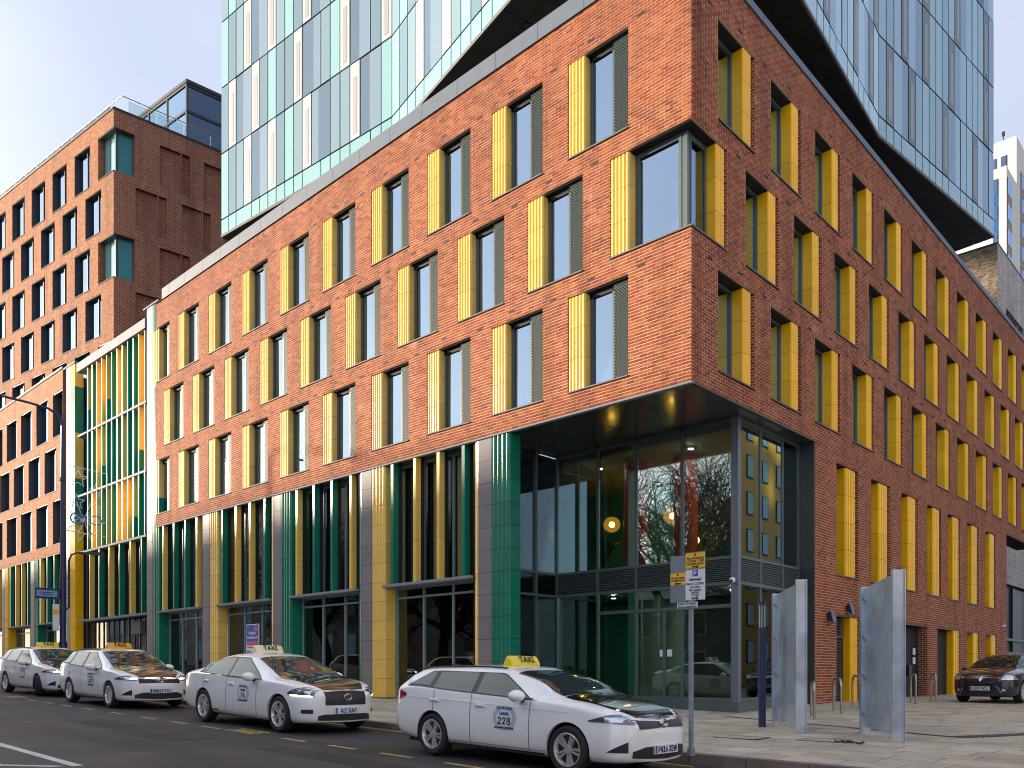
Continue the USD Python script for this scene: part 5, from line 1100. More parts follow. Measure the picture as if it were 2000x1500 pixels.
def wheel(parent, x, y, r, rim_r, side, spokes, label=None, steer=0):
    yo = side * .11
    prof = [(rim_r - .01, -.10), (r - .035, -.112), (r - .008, -.085), (r, -.05), (r, .05), (r - .008, .085), (r - .035, .112), (rim_r - .01, .10), (rim_r - .03, .05), (rim_r - .03, -.05)]
    V, F = [], []; k = 40; n = len(prof)
    for i in range(k):
        a = 2 * math.pi * i / k
        for q, w in prof: V.append((q * math.cos(a), w, q * math.sin(a)))
    for i in range(k):
        for j in range(n): F.append((i * n + j, i * n + (j + 1) % n, ((i + 1) % k) * n + (j + 1) % n, ((i + 1) % k) * n + j))
    cs, sn = math.cos(steer), math.sin(steer)
    def tr(v): v = np.asarray(v, float); return np.c_[v[:, 0] * cs - v[:, 1] * sn + x, v[:, 0] * sn + v[:, 1] * cs + y, v[:, 2] + r]
    F = np.array(F)[:, ::-1]
    t = MB().add(tr(V), F).build('wheel', M_tyre, parent, 40)
    yo = side * .085
    bk = MB().cyl((0, side * .02, 0), rim_r - .028, side * .02, 32, 1); MB().add(tr(bk.mesh()[0]), bk.mesh()[1]).build('brake_disc', M_trim, t)
    m = MB(); R1 = rim_r
    a = np.linspace(0, 2 * math.pi, 41)
    def ring(r0, r1, w0, w1):
        v = [];
        for q in a[:-1]: v += [(r0 * math.cos(q), w0, r0 * math.sin(q)), (r1 * math.cos(q), w1, r1 * math.sin(q))]
        f = [(2 * i, 2 * i + 1, (2 * i + 3) % 80, (2 * i + 2) % 80) for i in range(40)]; return np.array(v), np.array(f)
    for (r0, r1, w0, w1) in ((R1 - .035, R1 - .015, side * .06, side * .105), (R1 - .015, R1 + .004, side * .105, side * .10), (R1 - .036, R1 - .035, side * .0, side * .06)):
        v, f = ring(r0, r1, w0, w1); m.add(v, f)
    m.add(*MB().cyl((0, side * .04, 0), .055, side * .05, 20, 1).mesh())
    for i in range(spokes):
        q = 2 * math.pi * i / spokes + .2; tw = .16 if i % 2 else -.16
        p0 = np.array((math.cos(q), 0, math.sin(q))); p1 = np.array((math.cos(q + tw), 0, math.sin(q + tw))); t0 = np.array((-math.sin(q), 0, math.cos(q)))
        A, B = p0 * .04, p1 * (R1 - .025); wA, wB = .017, .021; y0, y1 = side * .05, side * .092
        m.hull8([A - t0 * wA + (0, y0, 0), A + t0 * wA + (0, y0, 0), B + t0 * wB + (0, y0, 0), B - t0 * wB + (0, y0, 0)], [A - t0 * wA * .6 + (0, y1 - side * .012, 0), A + t0 * wA * .6 + (0, y1 - side * .012, 0), B + t0 * wB * .7 + (0, y1, 0), B - t0 * wB * .7 + (0, y1, 0)])
    v, f = m.mesh(); MB().add(tr(v), f).build('rim', M_alloy, t)
def make_car(name, label, cat, loc, spec, heading=0.0, group=None, ry=0.0, sc=1.0):
    c = thing(name, label, cat, loc, heading, group, ry, sc); S = spec; b = S['body']; wb, r = S['wb'], S['r']
    t = b.shell(); M = m3.Manifold(m3.Mesh(np.asarray(t.vertices, np.float32), np.asarray(t.faces, np.uint32)))
    for x in (0, wb):
        for sd in (-1, 1):
            cy = m3.Manifold.cylinder(.8, S['arch'], S['arch'], 56).rotate((90, 0, 0)).translate((x, sd * .9 + .4, r + .005)); M = M - cy
    q = M.to_mesh(); put('body', (np.asarray(q.vert_properties[:, :3], float), np.asarray(q.tri_verts, int)), S['paint'], c, 28)
    ar = MB()
    for x in (0, wb):
        for sd in (-1, 1):
            a = np.linspace(-.4, math.pi + .4, 25); ra = S['arch'] - .004; yo, yi = sd * (b.yside(x, .7) - .03), sd * .45; v = []
            for k in a: v += [(x + ra * math.cos(k), yo, r + ra * math.sin(k)), (x + ra * math.cos(k), yi, r + ra * math.sin(k))]
            ar.add(v, [(2 * i, 2 * i + 1, 2 * i + 3, 2 * i + 2) for i in range(24)]); ar.add([(x, yi, r)] + [(x + ra * math.cos(k), yi, r + ra * math.sin(k)) for k in a], [(0, i, i + 1) for i in range(1, 25)])
    ar.build('wheel_arch_liner', M_black, c); MB().box((-.7, -.7, .17), (wb + .5, .7, .3)).build('underbody', M_black, c)
    for x, st in ((0, 0), (wb, S.get('steer', 0))):
        for sd in (-1, 1): wheel(c, x, sd * (S['track']), r, S['rim'], sd, S['spokes'], steer=st)
    # glazing
    gl = MB()
    for xa, xb, zl, zh in S['sidewin']:
        for sd in (-1, 1): side_patch(b, xa, xb, zl, zh, sides=(sd,)).build('side_window', M_cglass, c, True)
    for xa, xb, zl, zh in S.get('blackout', []):
        for sd in (-1, 1): side_patch(b, xa, xb, zl, zh, .0045, 40, sides=(sd,)).build('window_surround', M_trim, c, True)
    top_patch(b, *S['screen'], off=.007).build('windscreen', M_cglass, c, True); top_patch(b, *S['rear']).build('rear_window', M_cglass, c, True)
    if S.get('hood'): top_patch(b, *S['hood'], off=.0055).build('black_bonnet', M_cb, c, True)
    for x, za, zb_ in S['seams']:
        for sd in (-1, 1): side_patch(b, x - .005, x + .005, lambda q: za, lambda q: zb_, .003, 2, 30, (sd,)).build('door_seam', M_trim, c)
    for x, z in S['handles']:
        for sd in (-1, 1): y = b.yside(x, z); h = MB().hull8([(x - .10, sd * (y - .01), z - .014), (x + .10, sd * (y - .01), z - .018), (x + .10, sd * (y + .03), z - .012), (x - .10, sd * (y + .03), z - .008)], [(x - .10, sd * (y - .01), z + .02), (x + .10, sd * (y - .01), z + .016), (x + .09, sd * (y + .03), z + .010), (x - .09, sd * (y + .03), z + .014)]); h.build('door_handle', S['paint'], c, 40)
    mx, mz = S['mirror']
    for sd in (-1, 1):
        y = b.yside(mx, mz); e = trimesh.creation.icosphere(3, 1); v = np.array(e.vertices); v[:, 0] = np.where(v[:, 0] < 0, v[:, 0] * .45, v[:, 0]); e.vertices = v; e.apply_scale((.12, .125, .085)); e.apply_translation((mx, sd * (y + .15), mz + .03)); h = put('door_mirror', e, S['paint'], c, True)
        MB().box((mx - .05, sd * (y - .02), mz - .05), (mx + .03, sd * (y + .07), mz - .01)).build('mirror_arm', M_trim, h); g = trimesh.creation.icosphere(2, 1); g.apply_scale((.004, .10, .065)); g.apply_translation((mx - .056, sd * (y + .15), mz + .03)); put('mirror_glass', g, M_chrome, h, True)
    for f in S['extras']: f(c, b)
    return c
def lettering(c, s, h, o, ex, ey, m, name='lettering', wmax=None, depth=.004):
    if not s: return None
    t = centre(text(s, h, depth)); bw = t.bounds[1][0] - t.bounds[0][0]
    if wmax and bw > wmax: t.apply_scale((wmax / bw, 1, 1))
    return MB().tm(t, frame_m(o, ex, ey)).build(name, m, c)
def number_plate(txt, z, pm=M_plate, back=M_trim):
    def f(c, b):
        x = b.xfront(.10, z) + .015; q = MB().box((x - .02, -.26, z - .056), (x + .012, .26, z + .056)).build('number_plate', pm, c)
        MB().box((x + .0121, -.255, z - .05), (x + .0135, -.22, z + .05)).build('blue_band', M_signblue, q)
        lettering(q, txt, .075, (x + .0125, .02, z), (0, 1, 0), (0, 0, 1), M_text, wmax=.43)
    return f
def roof_sign(x, m, end=None, txt='TAXI', tm_=M_text):
    def f(c, b):
        z = b.T(x) - .012; w, h = .31, .155
        pr = [(-.11, 0), (.11, 0), (.095, .06), (.05, h - .02), (.02, h), (-.03, h), (-.09, .05)]
        v = []; ys = np.array([-w, -w * .97, -w * .88, 0, w * .88, w * .97, w]); sc_ = [.55, .8, 1, 1, 1, .8, .55]
        for y, s in zip(ys, sc_): v += [(x + p[0] * (.6 + .4 * s) - .02 * (y / w) ** 2, y, float(z) + p[1] * (.35 + .65 * s)) for p in pr]
        k = len(pr); f_ = [(i * k + j, i * k + (j + 1) % k, (i + 1) * k + (j + 1) % k, (i + 1) * k + j) for i in range(6) for j in range(k)]
        mb = MB().add(v, f_); mb.add(v[:k], [(0, j + 1, j) for j in range(1, k - 1)]); mb.add(v[-k:], [(0, j, j + 1) for j in range(1, k - 1)])
        tmsh = trimesh.Trimesh(*mb.mesh(), process=True); tmsh.fix_normals(); q = put('taxi_sign', tmsh, m, c, 35)
        e = np.array((-.045, 0, h - .08)); lettering(q, txt, .095, (x + .0725 + .008, 0, float(z) + .105), (0, 1, 0), tuple(e), tm_, wmax=.50)
        lettering(q, txt, .085, (x - .062 - .01, 0, float(z) + .105), (0, -1, 0), (.06, 0, h - .05), tm_, wmax=.48)
        MB().box((x - .12, -.25, float(z) - .02), (x + .12, .25, float(z) + .006)).build('sign_base', M_trim if end is None else end, q)
    return f
def decal(x, z, num):
    def f(c, b):
        y0 = b.yside(x, z)
        for sd in (-1, 1):
            q = None
            for rr_, m_, o in ((.192, M_decal, .0055), (.135, M_decal2, .007)):
                n = 36; v = [(x, sd * (y0 + o), z)]; v += [(x + rr_ * 1.12 * math.cos(a), sd * (b.yside(x + rr_ * 1.12 * math.cos(a), z + rr_ * .9 * math.sin(a)) + o), z + rr_ * .9 * math.sin(a)) for a in np.linspace(0, 2 * math.pi, n + 1)[:-1]]
                p = MB().add(v, [(0, 1 + i, 1 + (i + 1) % n) if sd < 0 else (0, 1 + (i + 1) % n, 1 + i) for i in range(n)]).build('licence_sticker' if q is None else 'sticker_ring', m_, q or c); q = q or p
            ex = (-sd * 1.0 if sd > 0 else 1, 0, 0)
            lettering(q, num, .095, (x, sd * (y0 + .008), z - .045), ex, (0, 0, 1), M_text); lettering(q, 'CITY OF LEEDS', .028, (x, sd * (y0 + .008), z + .13), ex, (0, 0, 1), M_navy); lettering(q, 'Leeds', .045, (x, sd * (y0 + .009), z + .06), ex, (0, 0, 1), M_signblue); lettering(q, 'HACKNEY CARRIAGE', .026, (x, sd * (y0 + .008), z - .14), ex, (0, 0, 1), M_navy)
    return f
def pieces(mb):
    off = 0
    for v, f in zip(mb.v, mb.f):
        yield v, f - off; off += len(v)
def P(name, m, fn, smooth=True):
    def go(c, b):
        mb = fn(b)
        if len(mb.v) == 2:
            for q in pieces(mb): put(name, q, m, c, smooth)
        else: mb.build(name, m, c, smooth)
    return go
def oval_badge(z, r=.055, m=M_chrome):
    def f(c, b):
        x = b.xfront(.0, z) + .03; q = MB()
        for a_, b_ in ((1.45, 1.0), (.85, .62)): q.tube([(x, r * a_ * math.cos(t), z + r * b_ * math.sin(t)) for t in np.linspace(0, 2 * math.pi, 25)], .009, 6)
        q.tube([(x, r * .36 * math.cos(t), z + r * .9 * math.sin(t)) for t in np.linspace(0, 2 * math.pi, 21)], .007, 6); q.build('badge', m, c, True)
    return f
# --- estate / hatch body used by three taxis
def estate_body(tail=-1.03, h=1.45):
    k = h / 1.45
    T = [(tail, .62), (tail + .03, .84), (tail + .10, 1.0), (tail + .22, 1.14), (tail + .42, 1.335 * k), (tail + .60, 1.40 * k), (.2, 1.435 * k), (.75, 1.45 * k), (1.2, 1.435 * k), (1.52, 1.375 * k), (1.9, 1.215), (2.28, 1.04), (2.5, .985), (2.8, .935), (3.1, .865), (3.3, .79), (3.42, .715), (3.49, .63), (3.515, .56)]
    belt = [(tail, .95), (-.5, 1.00), (.3, .965), (1.2, .93), (2.0, .90), (2.5, .89), (3.52, .7)]
    W = [(tail, .60), (tail + .05, .72), (tail + .2, .815), (-.4, .865), (0, .878), (1.3, .88), (2.5, .88), (2.9, .865), (3.1, .825), (3.25, .755), (3.36, .66), (3.44, .54), (3.485, .42), (3.505, .28), (3.515, .12)]
    lo = [(tail, .36), (tail + .2, .25), (0, .19), (2.6, .17), (3.2, .18), (3.515, .21)]
    rw = [(tail, .55), (0, .575), (1.2, .60), (2.0, .66), (2.6, .72), (3.515, .5)]
    return Body(T, belt, W, lo, rw, tail, 3.515)
def estate_spec(num, plate, sign_m, lit=False, pre=False, steer=0.0, quarter=True, h=1.45):
    b = estate_body(-1.03 if quarter else -.86, h)
    tz = lambda x: float(b.T(x)); bl = lambda x: float(b.B0(x)) + .035
    zt = lambda x: min(tz(x) - .105, h - .115)
    x_end = -.62 if quarter else -.42
    q1 = lambda x: bl(x); 
    win = [(-.05 + .03, .80, q1, zt), (.90, 1.98, q1, lambda x: max(bl(x) + .012, min(zt(x), h - .115 - max(0, x - 1.30) * .52)))]
    win.append((x_end, -.12, lambda x: bl(x) + .02, lambda x: max(bl(x) + .03, min(zt(x), h - .13 - max(0, -.12 - x - .12) * .55))))
    ex = [number_plate(plate, .36 if not pre else .44), roof_sign(1.02, sign_m), decal(1.50, .66, num),
          P('front_grille', M_trim, lambda b: front_patch(b, -.50, .50, lambda y: .635 - abs(y) * .03, lambda y: .70 + abs(y) * .055)),
          P('lower_grille', M_trim, lambda b: front_patch(b, -.58, .58, lambda y: .235 + abs(y) * .05, lambda y: .40 - max(0, abs(y) - .42) * .35)),
          P('grille_bar', M_chrome, lambda b: front_patch(b, -.56, .56, lambda y: .705 + abs(y) * .06, lambda y: .722 + abs(y) * .065, .014)),
          P('headlight', M_hl, lambda b: side_patch(b, 2.93, 3.42, lambda x: .70 - max(0, x - 3.2) * .12, lambda x: .715 + min(.085, (x - 2.93) * .32) * (1 if x < 3.25 else 1 - (x - 3.25) * 1.6) + .02 * 0, .010, 22, 7)),
          P('headlight_reflector', M_hl2, lambda b: side_patch(b, 3.14, 3.33, lambda x: .705, lambda x: .765, .013, 8, 5)),
          P('fog_light_recess', M_trim, lambda b: side_patch(b, 3.17, 3.39, lambda x: .33, lambda x: .33 + (x - 3.17) * .62, .008, 8, 5)),
          P('tail_light', M_tail, lambda b: side_patch(b, b.x0 + .015, b.x0 + .40, lambda x: .80 + max(0, x - b.x0 - .2) * .35, lambda x: .965 - max(0, x - b.x0 - .16) * .25, .010, 10, 6)),
          P('sill_trim', M_trim, lambda b: side_patch(b, .40, wbx - .40, lambda x: .20, lambda x: .235, .004, 12, 3)),
          P('roof_rail', M_trim, lambda b: MB().tube([(x, .56, b.ztop(x, .56) + .018) for x in np.linspace(-.55, 1.25, 12)], .012, 6)), P('roof_rail', M_trim, lambda b: MB().tube([(x, -.56, b.ztop(x, -.56) + .018) for x in np.linspace(-.55, 1.25, 12)], .012, 6)),
          P('aerial', M_trim, lambda b: MB().hull8([(-.5, -.02, tz(-.5) - .01), (-.3, -.02, tz(-.3) - .01), (-.3, .02, tz(-.3) - .01), (-.5, .02, tz(-.5) - .01)], [(-.5, -.006, tz(-.5) + .05), (-.46, -.006, tz(-.46) + .05), (-.46, .006, tz(-.46) + .05), (-.5, .006, tz(-.5) + .05)]), False),
          P('wiper', M_trim, lambda b: MB().tube([(2.36 - .12 * t, -.05 - .5 * t, b.ztop(2.36 - .12 * t, -.05 - .5 * t) + .016) for t in np.linspace(0, 1, 8)], .008, 5)),
          P('shoulder_crease', M_cw, lambda b: side_patch(b, -.6, 2.6, lambda x: .845 - .02 * x, lambda x: .857 - .02 * x, .009, 40, 3)), P('rubbing_line', M_trim, lambda b: side_patch(b, .36, 2.24, lambda x: .262, lambda x: .268, .004, 24, 2)),
          oval_badge(.68)]
    if lit: ex.append(P('running_light', M_drl, lambda b: side_patch(b, 3.33, 3.40, lambda x: .715, lambda x: .755, .016, 5, 4)))
    return dict(body=b, wb=2.6, r=.316, arch=.352, track=.765, rim=.222, spokes=10, paint=M_cw, sidewin=win, steer=steer,
        blackout=[(x_end - .02, 2.06, lambda x: float(b.B0(x)) + .018, lambda x: max(float(b.B0(x)) + .022, min(tz(x) - .085, h - .098 - max(0, x - 1.30) * .52, h - .105 - max(0, -.22 - x) * .55)))],
        screen=(1.50, 2.40, lambda x: .60 + (x - 1.5) * .09), rear=(b.x0 + .15, b.x0 + .44, lambda x: .52), hood=(2.42, 3.36, lambda x: .70 - max(0, x - 2.6) * .17 - max(0, x - 3.1) * .5),
        seams=[(.82, .25, .99), (1.95, .25, .90), (.02, .62, .98)], handles=[(.05, .83), (1.02, .80)], mirror=(1.80, .94), extras=ex)
wbx = 2.6
SL = -math.degrees(math.atan(-.028)); SCL = 1.035
def road_pos(x, y): return (x, y, float(Hr(x)) + .006)
GT = 'white taxis waiting in the rank'
make_car('taxi', 'white estate taxi heading the rank, yellow roof sign, number 228 on its door', 'taxi', road_pos(-.04, -6.50), estate_spec('228', 'FN16 XEW', M_taxi_y, h=1.37), 0, GT, SL, 1.01)
make_car('taxi', 'white taxi third in the rank with an amber roof sign and lit running lights', 'taxi', road_pos(-15.25, -6.35), estate_spec('367', 'MM63 YCJ', M_taxi_o, True, True), 0, GT, SL, 1.05)
make_car('taxi', 'white taxi last in the rank at the left, front wheels turned towards the road', 'taxi', road_pos(-21.6, -6.15), estate_spec('', '', M_taxi_y, True, steer=-.42), 2.0, GT, SL, 1.05)
# --- saloon
def saloon_spec():
    T = [(-1.10, .62), (-1.08, .82), (-1.03, .98), (-.92, 1.045), (-.65, 1.085), (-.42, 1.13), (-.1, 1.255), (.3, 1.375), (.75, 1.43), (1.15, 1.445), (1.5, 1.415), (1.75, 1.36), (2.1, 1.22), (2.5, 1.055), (2.65, 1.01), (3.0, .965), (3.3, .90), (3.5, .835), (3.62, .76), (3.70, .66), (3.725, .58)]
    belt = [(-1.10, .92), (-.5, .985), (.3, .965), (1.3, .935), (2.2, .91), (2.7, .90), (3.73, .74)]
    W = [(-1.10, .58), (-1.05, .72), (-.9, .83), (-.4, .885), (0, .90), (1.3, .90), (2.7, .905), (3.1, .885), (3.3, .845), (3.45, .775), (3.56, .68), (3.64, .56), (3.69, .42), (3.715, .26), (3.725, .12)]
    lo = [(-1.10, .36), (-.9, .26), (0, .19), (2.8, .17), (3.4, .18), (3.725, .21)]; rw = [(-1.1, .58), (-.2, .58), (.4, .57), (1.4, .60), (2.2, .66), (2.8, .74), (3.725, .5)]
    b = Body(T, belt, W, lo, rw, -1.10, 3.725); bl = lambda x: float(b.B0(x)) + .035; tz = lambda x: float(b.T(x))
    win = [(.02, .93, bl, lambda x: max(bl(x) + .012, min(tz(x) - .10, 1.325))), (1.0, 2.16, bl, lambda x: max(bl(x) + .012, min(tz(x) - .10, 1.325 - max(0, x - 1.45) * .52))), (-.22, -.03, lambda x: bl(x) + .015, lambda x: max(bl(x) + .02, tz(x) - .12))]
    ex = [number_plate('A2 SAF', .42), roof_sign(1.0, mat('taxi_sign_pale', (.84, .76, .46), .3, coat=.4), M_white), decal(1.62, .66, '76'),
          P('spindle_grille', M_trim, lambda b: front_patch(b, -.44, .44, lambda y: .52, lambda y: .775 - abs(y) * .06)), P('lower_grille', M_trim, lambda b: front_patch(b, -.56, .56, lambda y: .235 + abs(y) * .02, lambda y: .355 - max(0, abs(y) - .46) * .3)),
          P('grille_surround', M_chrome, lambda b: front_patch(b, -.45, .45, lambda y: .775 - abs(y) * .06, lambda y: .793 - abs(y) * .06, .012)),
          P('headlight', M_hl, lambda b: side_patch(b, 3.14, 3.60, lambda x: .70 - (x - 3.14) * .06, lambda x: .74 + min(.10, (x - 3.14) * .38) - max(0, x - 3.42) * .2, .010, 20, 7)), P('headlight_reflector', M_hl2, lambda b: side_patch(b, 3.25, 3.42, lambda x: .725, lambda x: .79, .013, 8, 5)),
          P('headlight_reflector', M_hl2, lambda b: side_patch(b, 3.48, 3.56, lambda x: .715, lambda x: .77, .013, 6, 5)), P('running_light', M_drl, lambda b: side_patch(b, 3.20, 3.585, lambda x: .698 - (x - 3.14) * .06, lambda x: .712 - (x - 3.14) * .06, .014, 14, 2)),
          P('fog_light_recess', M_trim, lambda b: side_patch(b, 3.44, 3.60, lambda x: .37, lambda x: .44, .008, 6, 5)), P('tail_light', M_tail, lambda b: side_patch(b, -1.08, -.84, lambda x: .83, lambda x: .95, .010, 8, 6)),
          P('window_trim', M_chrome, lambda b: side_patch(b, -.25, 2.2, lambda x: float(b.B0(x)) + .010, lambda x: float(b.B0(x)) + .022, .008, 24, 2)), P('hybrid_badge', M_trim, lambda b: side_patch(b, .40, .62, lambda x: .27, lambda x: .30, .006, 3, 2)),
          lambda c, b: MB().tube([(b.xfront(0, .66) + .03, .075 * math.cos(t), .66 + .058 * math.sin(t)) for t in np.linspace(0, 6.283, 25)], .009, 6).tube([(b.xfront(0, .66) + .03, -.02, .70), (b.xfront(0, .66) + .03, -.03, .64), (b.xfront(0, .66) + .03, .05, .635)], .009, 6).build('badge', M_chrome, c, True)]
    return dict(body=b, wb=2.85, r=.33, arch=.368, track=.785, rim=.236, spokes=10, paint=M_cw, sidewin=win, blackout=[(-.25, 2.24, lambda x: float(b.B0(x)) + .02, lambda x: max(float(b.B0(x)) + .024, min(tz(x) - .085, 1.342 - max(0, x - 1.45) * .52)))],
        screen=(1.72, 2.60, lambda x: .61 + (x - 1.72) * .10), rear=(-.42, .28, lambda x: .54), hood=(2.62, 3.58, lambda x: .72 - max(0, x - 2.8) * .22 - max(0, x - 3.3) * .4), seams=[(.95, .25, .98), (2.10, .25, .90), (.0, .65, .98)], handles=[(.12, .85), (1.15, .82)], mirror=(1.98, .95), extras=ex)
make_car('taxi', 'white saloon taxi second in the rank with a white roof sign and chrome grille', 'taxi', road_pos(-7.45, -6.36), saloon_spec(), 0, GT, SL, SCL)
# --- parked dark hatchback on the plaza
def hatch_spec():
    T = [(-.75, .60), (-.72, .85), (-.62, 1.08), (-.40, 1.28), (-.15, 1.38), (.4, 1.43), (1.0, 1.445), (1.4, 1.41), (1.75, 1.31), (2.2, 1.10), (2.45, 1.0), (2.8, .95), (3.1, .885), (3.3, .80), (3.40, .72), (3.455, .62), (3.47, .55)]
    belt = [(-.75, .93), (.3, .93), (1.3, .90), (2.4, .88), (3.47, .70)]; W = [(-.75, .62), (-.7, .74), (-.5, .82), (0, .865), (1.3, .875), (2.6, .875), (2.9, .865), (3.1, .835), (3.25, .77), (3.34, .70), (3.40, .60), (3.44, .47), (3.46, .30), (3.47, .14)]
    lo = [(-.75, .34), (-.5, .24), (0, .19), (2.7, .17), (3.47, .2)]; rw = [(-.75, .56), (1.2, .60), (2.5, .72), (3.47, .5)]
    b = Body(T, belt, W, lo, rw, -.75, 3.47); bl = lambda x: float(b.B0(x)) + .035; tz = lambda x: float(b.T(x))
    win = [(-.02, .78, bl, lambda x: max(bl(x) + .012, min(tz(x) - .10, 1.32))), (.86, 1.98, bl, lambda x: max(bl(x) + .012, min(tz(x) - .10, 1.32 - max(0, x - 1.3) * .52)))]
    ex = [number_plate('DG09 WLX', .42, M_signw), P('front_grille', M_trim, lambda b: front_patch(b, -.46, .46, lambda y: .60, lambda y: .70 + abs(y) * .03)), P('grille_bar', M_chrome, lambda b: front_patch(b, -.50, .50, lambda y: .70 + abs(y) * .02 - max(0, .09 - abs(y)) * .9, lambda y: .735 + abs(y) * .03, .016, 41, 3)),
          P('lower_grille', M_trim, lambda b: front_patch(b, -.50, .50, lambda y: .24, lambda y: .36)), P('headlight', M_hl2, lambda b: side_patch(b, 3.02, 3.405, lambda x: .665, lambda x: .70 + min(.10, (x - 3.02) * .5) - max(0, x - 3.3) * .3, .010, 18, 7)), P('fog_light', M_hl2, lambda b: front_patch(b, .56, .64, lambda y: .34, lambda y: .41, .012, 6, 4, True)),
          P('bumper_trim', M_chrome, lambda b: front_patch(b, .42, .55, lambda y: .52 - (y - .42) * 1.6 - .03, lambda y: .52 - (y - .42) * 1.6, .012, 8, 3, True))]
    return dict(body=b, wb=2.61, r=.316, arch=.35, track=.765, rim=.222, spokes=10, paint=M_cn, sidewin=win, screen=(1.48, 2.38, lambda x: .60 + (x - 1.48) * .10), rear=(-.6, -.2, lambda x: .5), seams=[(.8, .25, .93), (1.95, .25, .9)], handles=[(.05, .82), (.98, .80)], mirror=(1.82, .94), extras=ex)
hd = math.degrees(math.atan2(-1.0, -.10)); cxx, cyy = 2.85, 11.0
hx, hy = math.cos(math.radians(hd)), math.sin(math.radians(hd))
make_car('parked_car', 'dark blue hatchback parked on the paved plaza by the brick wall', 'car', (cxx - hx * 3.47, cyy - hy * 3.47, hz(3, 12) + .01), hatch_spec(), hd)

# ================================================================ ACROSS THE STREET (seen in reflections, shades the road)
ob = thing('stone_building', 'pale stone building across the road, seen in the shopfront reflections', 'building')
MB().box((-105, -44, -2), (-41, -27, 17.5)).build('wall', M_stone, ob); MB().box((-105.3, -44.3, 17.5), (-40.7, -26.7, 18.3)).build('cornice', M_stone, ob)
for i in range(18):
    for k in range(4):
        w = MB().box((-104 + 3.5 * i, -26.98, .8 + 4.1 * k), (-102.3 + 3.5 * i, -26.9, 3.4 + 4.1 * k)).build('window', M_white, ob); MB().box((-103.9 + 3.5 * i, -26.9, .9 + 4.1 * k), (-102.4 + 3.5 * i, -26.87, 3.3 + 4.1 * k)).build('pane', M_glass, w)
yb = thing('yellow_building', 'tall yellow clad block across the plaza, seen in the right hand corner glass', 'building')
MB().box((24, 44, -2), (38, 58.5, 30)).build('wall', M_yel2, yb)
for i in range(5):
    for k in range(9):
        w = MB().box((23.94, 44.8 + 2.8 * i, .8 + 3.2 * k), (24, 46.0 + 2.8 * i, 2.8 + 3.2 * k)).build('window', M_dark, yb); MB().box((23.9, 44.9 + 2.8 * i, .9 + 3.2 * k), (23.94, 45.9 + 2.8 * i, 2.7 + 3.2 * k)).build('pane', TP['C'], w)
        w = MB().box((24.8 + 2.8 * i, 43.94, .8 + 3.2 * k), (26.0 + 2.8 * i, 44, 2.8 + 3.2 * k)).build('window', M_dark, yb); MB().box((24.9 + 2.8 * i, 43.9, .9 + 3.2 * k), (25.9 + 2.8 * i, 43.94, 2.7 + 3.2 * k)).build('pane', TP['C'], w)
eb = thing('pale_brick_block', 'pale brick block on the far side of the side street, facing the shaded wall', 'building')
MB().box((30, -24, -2), (50, 38, 15)).build('wall', M_palebrick, eb); MB().box((29.7, -24.3, 15), (50.3, 38.3, 15.6)).build('coping', M_dark, eb)
for i in range(14):
    for k in range(4): w = MB().box((29.94, -22.6 + 4.3 * i, .6 + 3.4 * k), (30, -20.9 + 4.3 * i, 2.7 + 3.4 * k)).build('window', M_dark, eb); MB().box((29.9, -22.5 + 4.3 * i, .7 + 3.4 * k), (29.94, -21.0 + 4.3 * i, 2.6 + 3.4 * k)).build('pane', M_cglass, w)
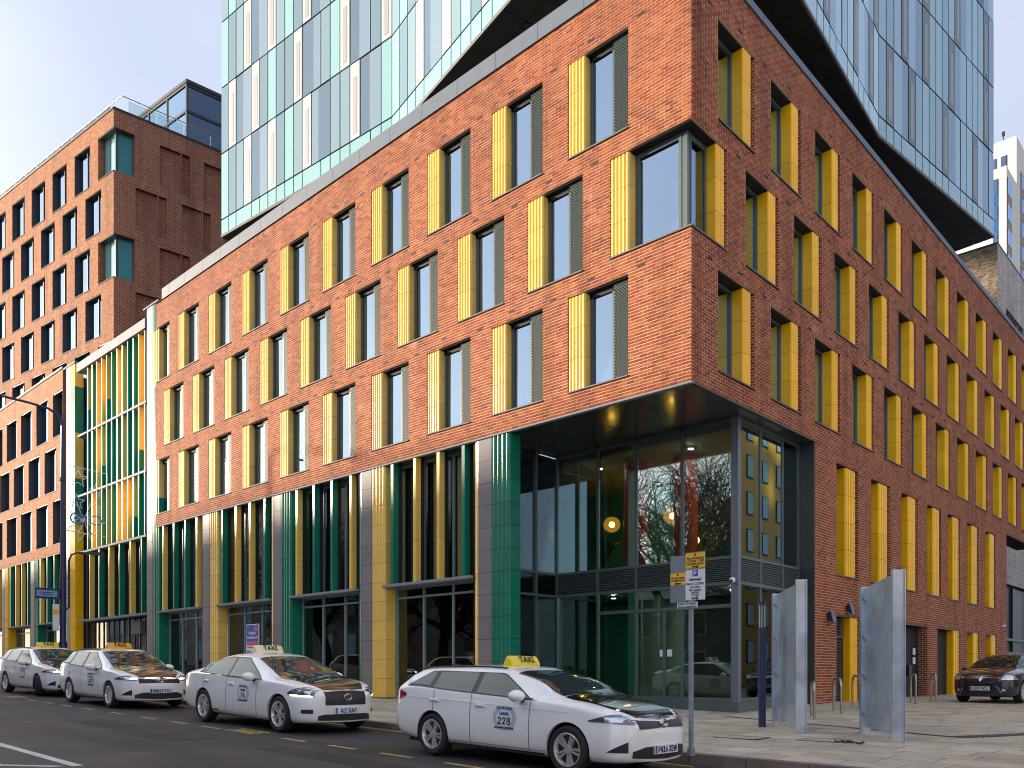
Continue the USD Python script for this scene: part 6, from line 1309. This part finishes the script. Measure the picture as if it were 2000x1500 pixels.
def bare_tree(x, y, h, seed, lab):
    t = thing('bare_tree', lab, 'tree', (x, y, float(Hr(x)) - .05), 0, 'bare trees across the road'); rr = np.random.default_rng(seed); tr = MB(); seg = []
    def norm(v): return v / np.maximum(np.linalg.norm(v, axis=-1, keepdims=True), 1e-9)
    lev = [(np.zeros((1, 3)), np.array([[.06, 0, 1.0]]), np.array([h * .30]), np.array([h * .030]))]
    P0, D0, L0, R0 = lev[0]
    for k in range(7):
        n = 5; P_ = P0; D_ = D0; pts = [P_]; dirs = [D_]
        for i in range(n):
            D_ = norm(D_ + rr.normal(0, .13, D_.shape) + np.array([0, 0, .05 if k < 2 else .02])); P_ = P_ + D_ * (L0 / n)[:, None]; pts.append(P_); dirs.append(D_)
        for i in range(n):
            seg.append((pts[i], pts[i + 1], R0 * (1 - .45 * i / n), R0 * (1 - .45 * (i + 1) / n), k))
        if k == 6: break
        nc = (8, 6, 5, 4, 4, 3)[k]; f = (.45, .2, .2, .2, .2, .2)[k]; nP, nD, nL, nR = [], [], [], []
        for c in range(nc):
            a = f + (1 - f) * (c + .8) / nc; i = min(n, int(round(a * n))); q = dirs[i]; r_ = norm(rr.normal(0, 1, q.shape)); side = norm(r_ - q * (r_ * q).sum(1, keepdims=True)); sp = rr.uniform(.35, 1.05, (len(q), 1))
            nP.append(pts[i]); nD.append(norm(q * np.cos(sp) + side * np.sin(sp))); nL.append(L0 * rr.uniform(.58, .92 if k == 0 else .78, len(q)) * (1.0 if k else 1.15)); nR.append(np.maximum(.013, R0 * rr.uniform(.40, .60, len(q))))
        P0, D0, L0, R0 = map(np.concatenate, (nP, nD, nL, nR))
        if len(P0) > 16000: o = rr.permutation(len(P0))[:16000]; P0, D0, L0, R0 = P0[o], D0[o], L0[o], R0[o]
    tw = MB()
    for a, b, r0, r1, k in seg:
        m = 8 if k < 2 else 3; d = norm(b - a); ref = np.where(np.abs(d[:, 2:3]) < .9, np.array([[0, 0, 1.0]]), np.array([[1.0, 0, 0]])); u = norm(np.cross(d, ref)); w = np.cross(d, u); V = np.zeros((len(a), 2 * m, 3))
        for q in range(m):
            o = math.cos(6.2832 * q / m) * u + math.sin(6.2832 * q / m) * w; V[:, q] = a + o * r0[:, None]; V[:, m + q] = b + o * r1[:, None]
        F = np.array([(q, (q + 1) % m, m + (q + 1) % m, m + q) for q in range(m)]); (tr if k < 2 else tw).add(V.reshape(-1, 3), (np.arange(len(a))[:, None, None] * 2 * m + F[None]).reshape(-1, 4))
    tr.build('trunk', M_bark, t); tag(tw.build('twigs', M_bark, t), kind='stuff')
lb = thing('low_terrace', 'low dark stone terrace across the road, mirrored in the lower shop glass', 'building')
MB().box((-40, -44, -2), (14, -33, 5.6)).build('wall', M_greybrick, lb); MB().hull8([(-40.3, -44.3, 5.6), (14.3, -44.3, 5.6), (14.3, -32.7, 5.6), (-40.3, -32.7, 5.6)], [(-40, -39.5, 7.4), (14, -39.5, 7.4), (14, -37.5, 7.4), (-40, -37.5, 7.4)]).build('roof', M_dark, lb)
for i in range(14):
    for k in range(2):
        w = MB().box((-39 + 3.8 * i, -32.98, -.2 + 2.9 * k), (-37.2 + 3.8 * i, -32.9, 1.6 + 2.9 * k)).build('window', M_white, lb); MB().box((-38.9 + 3.8 * i, -32.9, -.1 + 2.9 * k), (-37.3 + 3.8 * i, -32.87, 1.5 + 2.9 * k)).build('pane', M_cglass, w)
bare_tree(-20.5, -22.5, 20, 3, 'bare winter tree across the road, mirrored in the glazed corner beside the red column')
bare_tree(-33.5, -22.0, 15, 8, 'bare winter tree across the road, mirrored in the shopfront bay nearest the glazed corner')
bare_tree(-47.0, -22.0, 15, 15, 'bare winter tree across the road, mirrored in the lowest windows at the left')
bare_tree(-13.0, -30.0, 14, 21, 'bare winter tree furthest from the building, behind the first tree across the road')
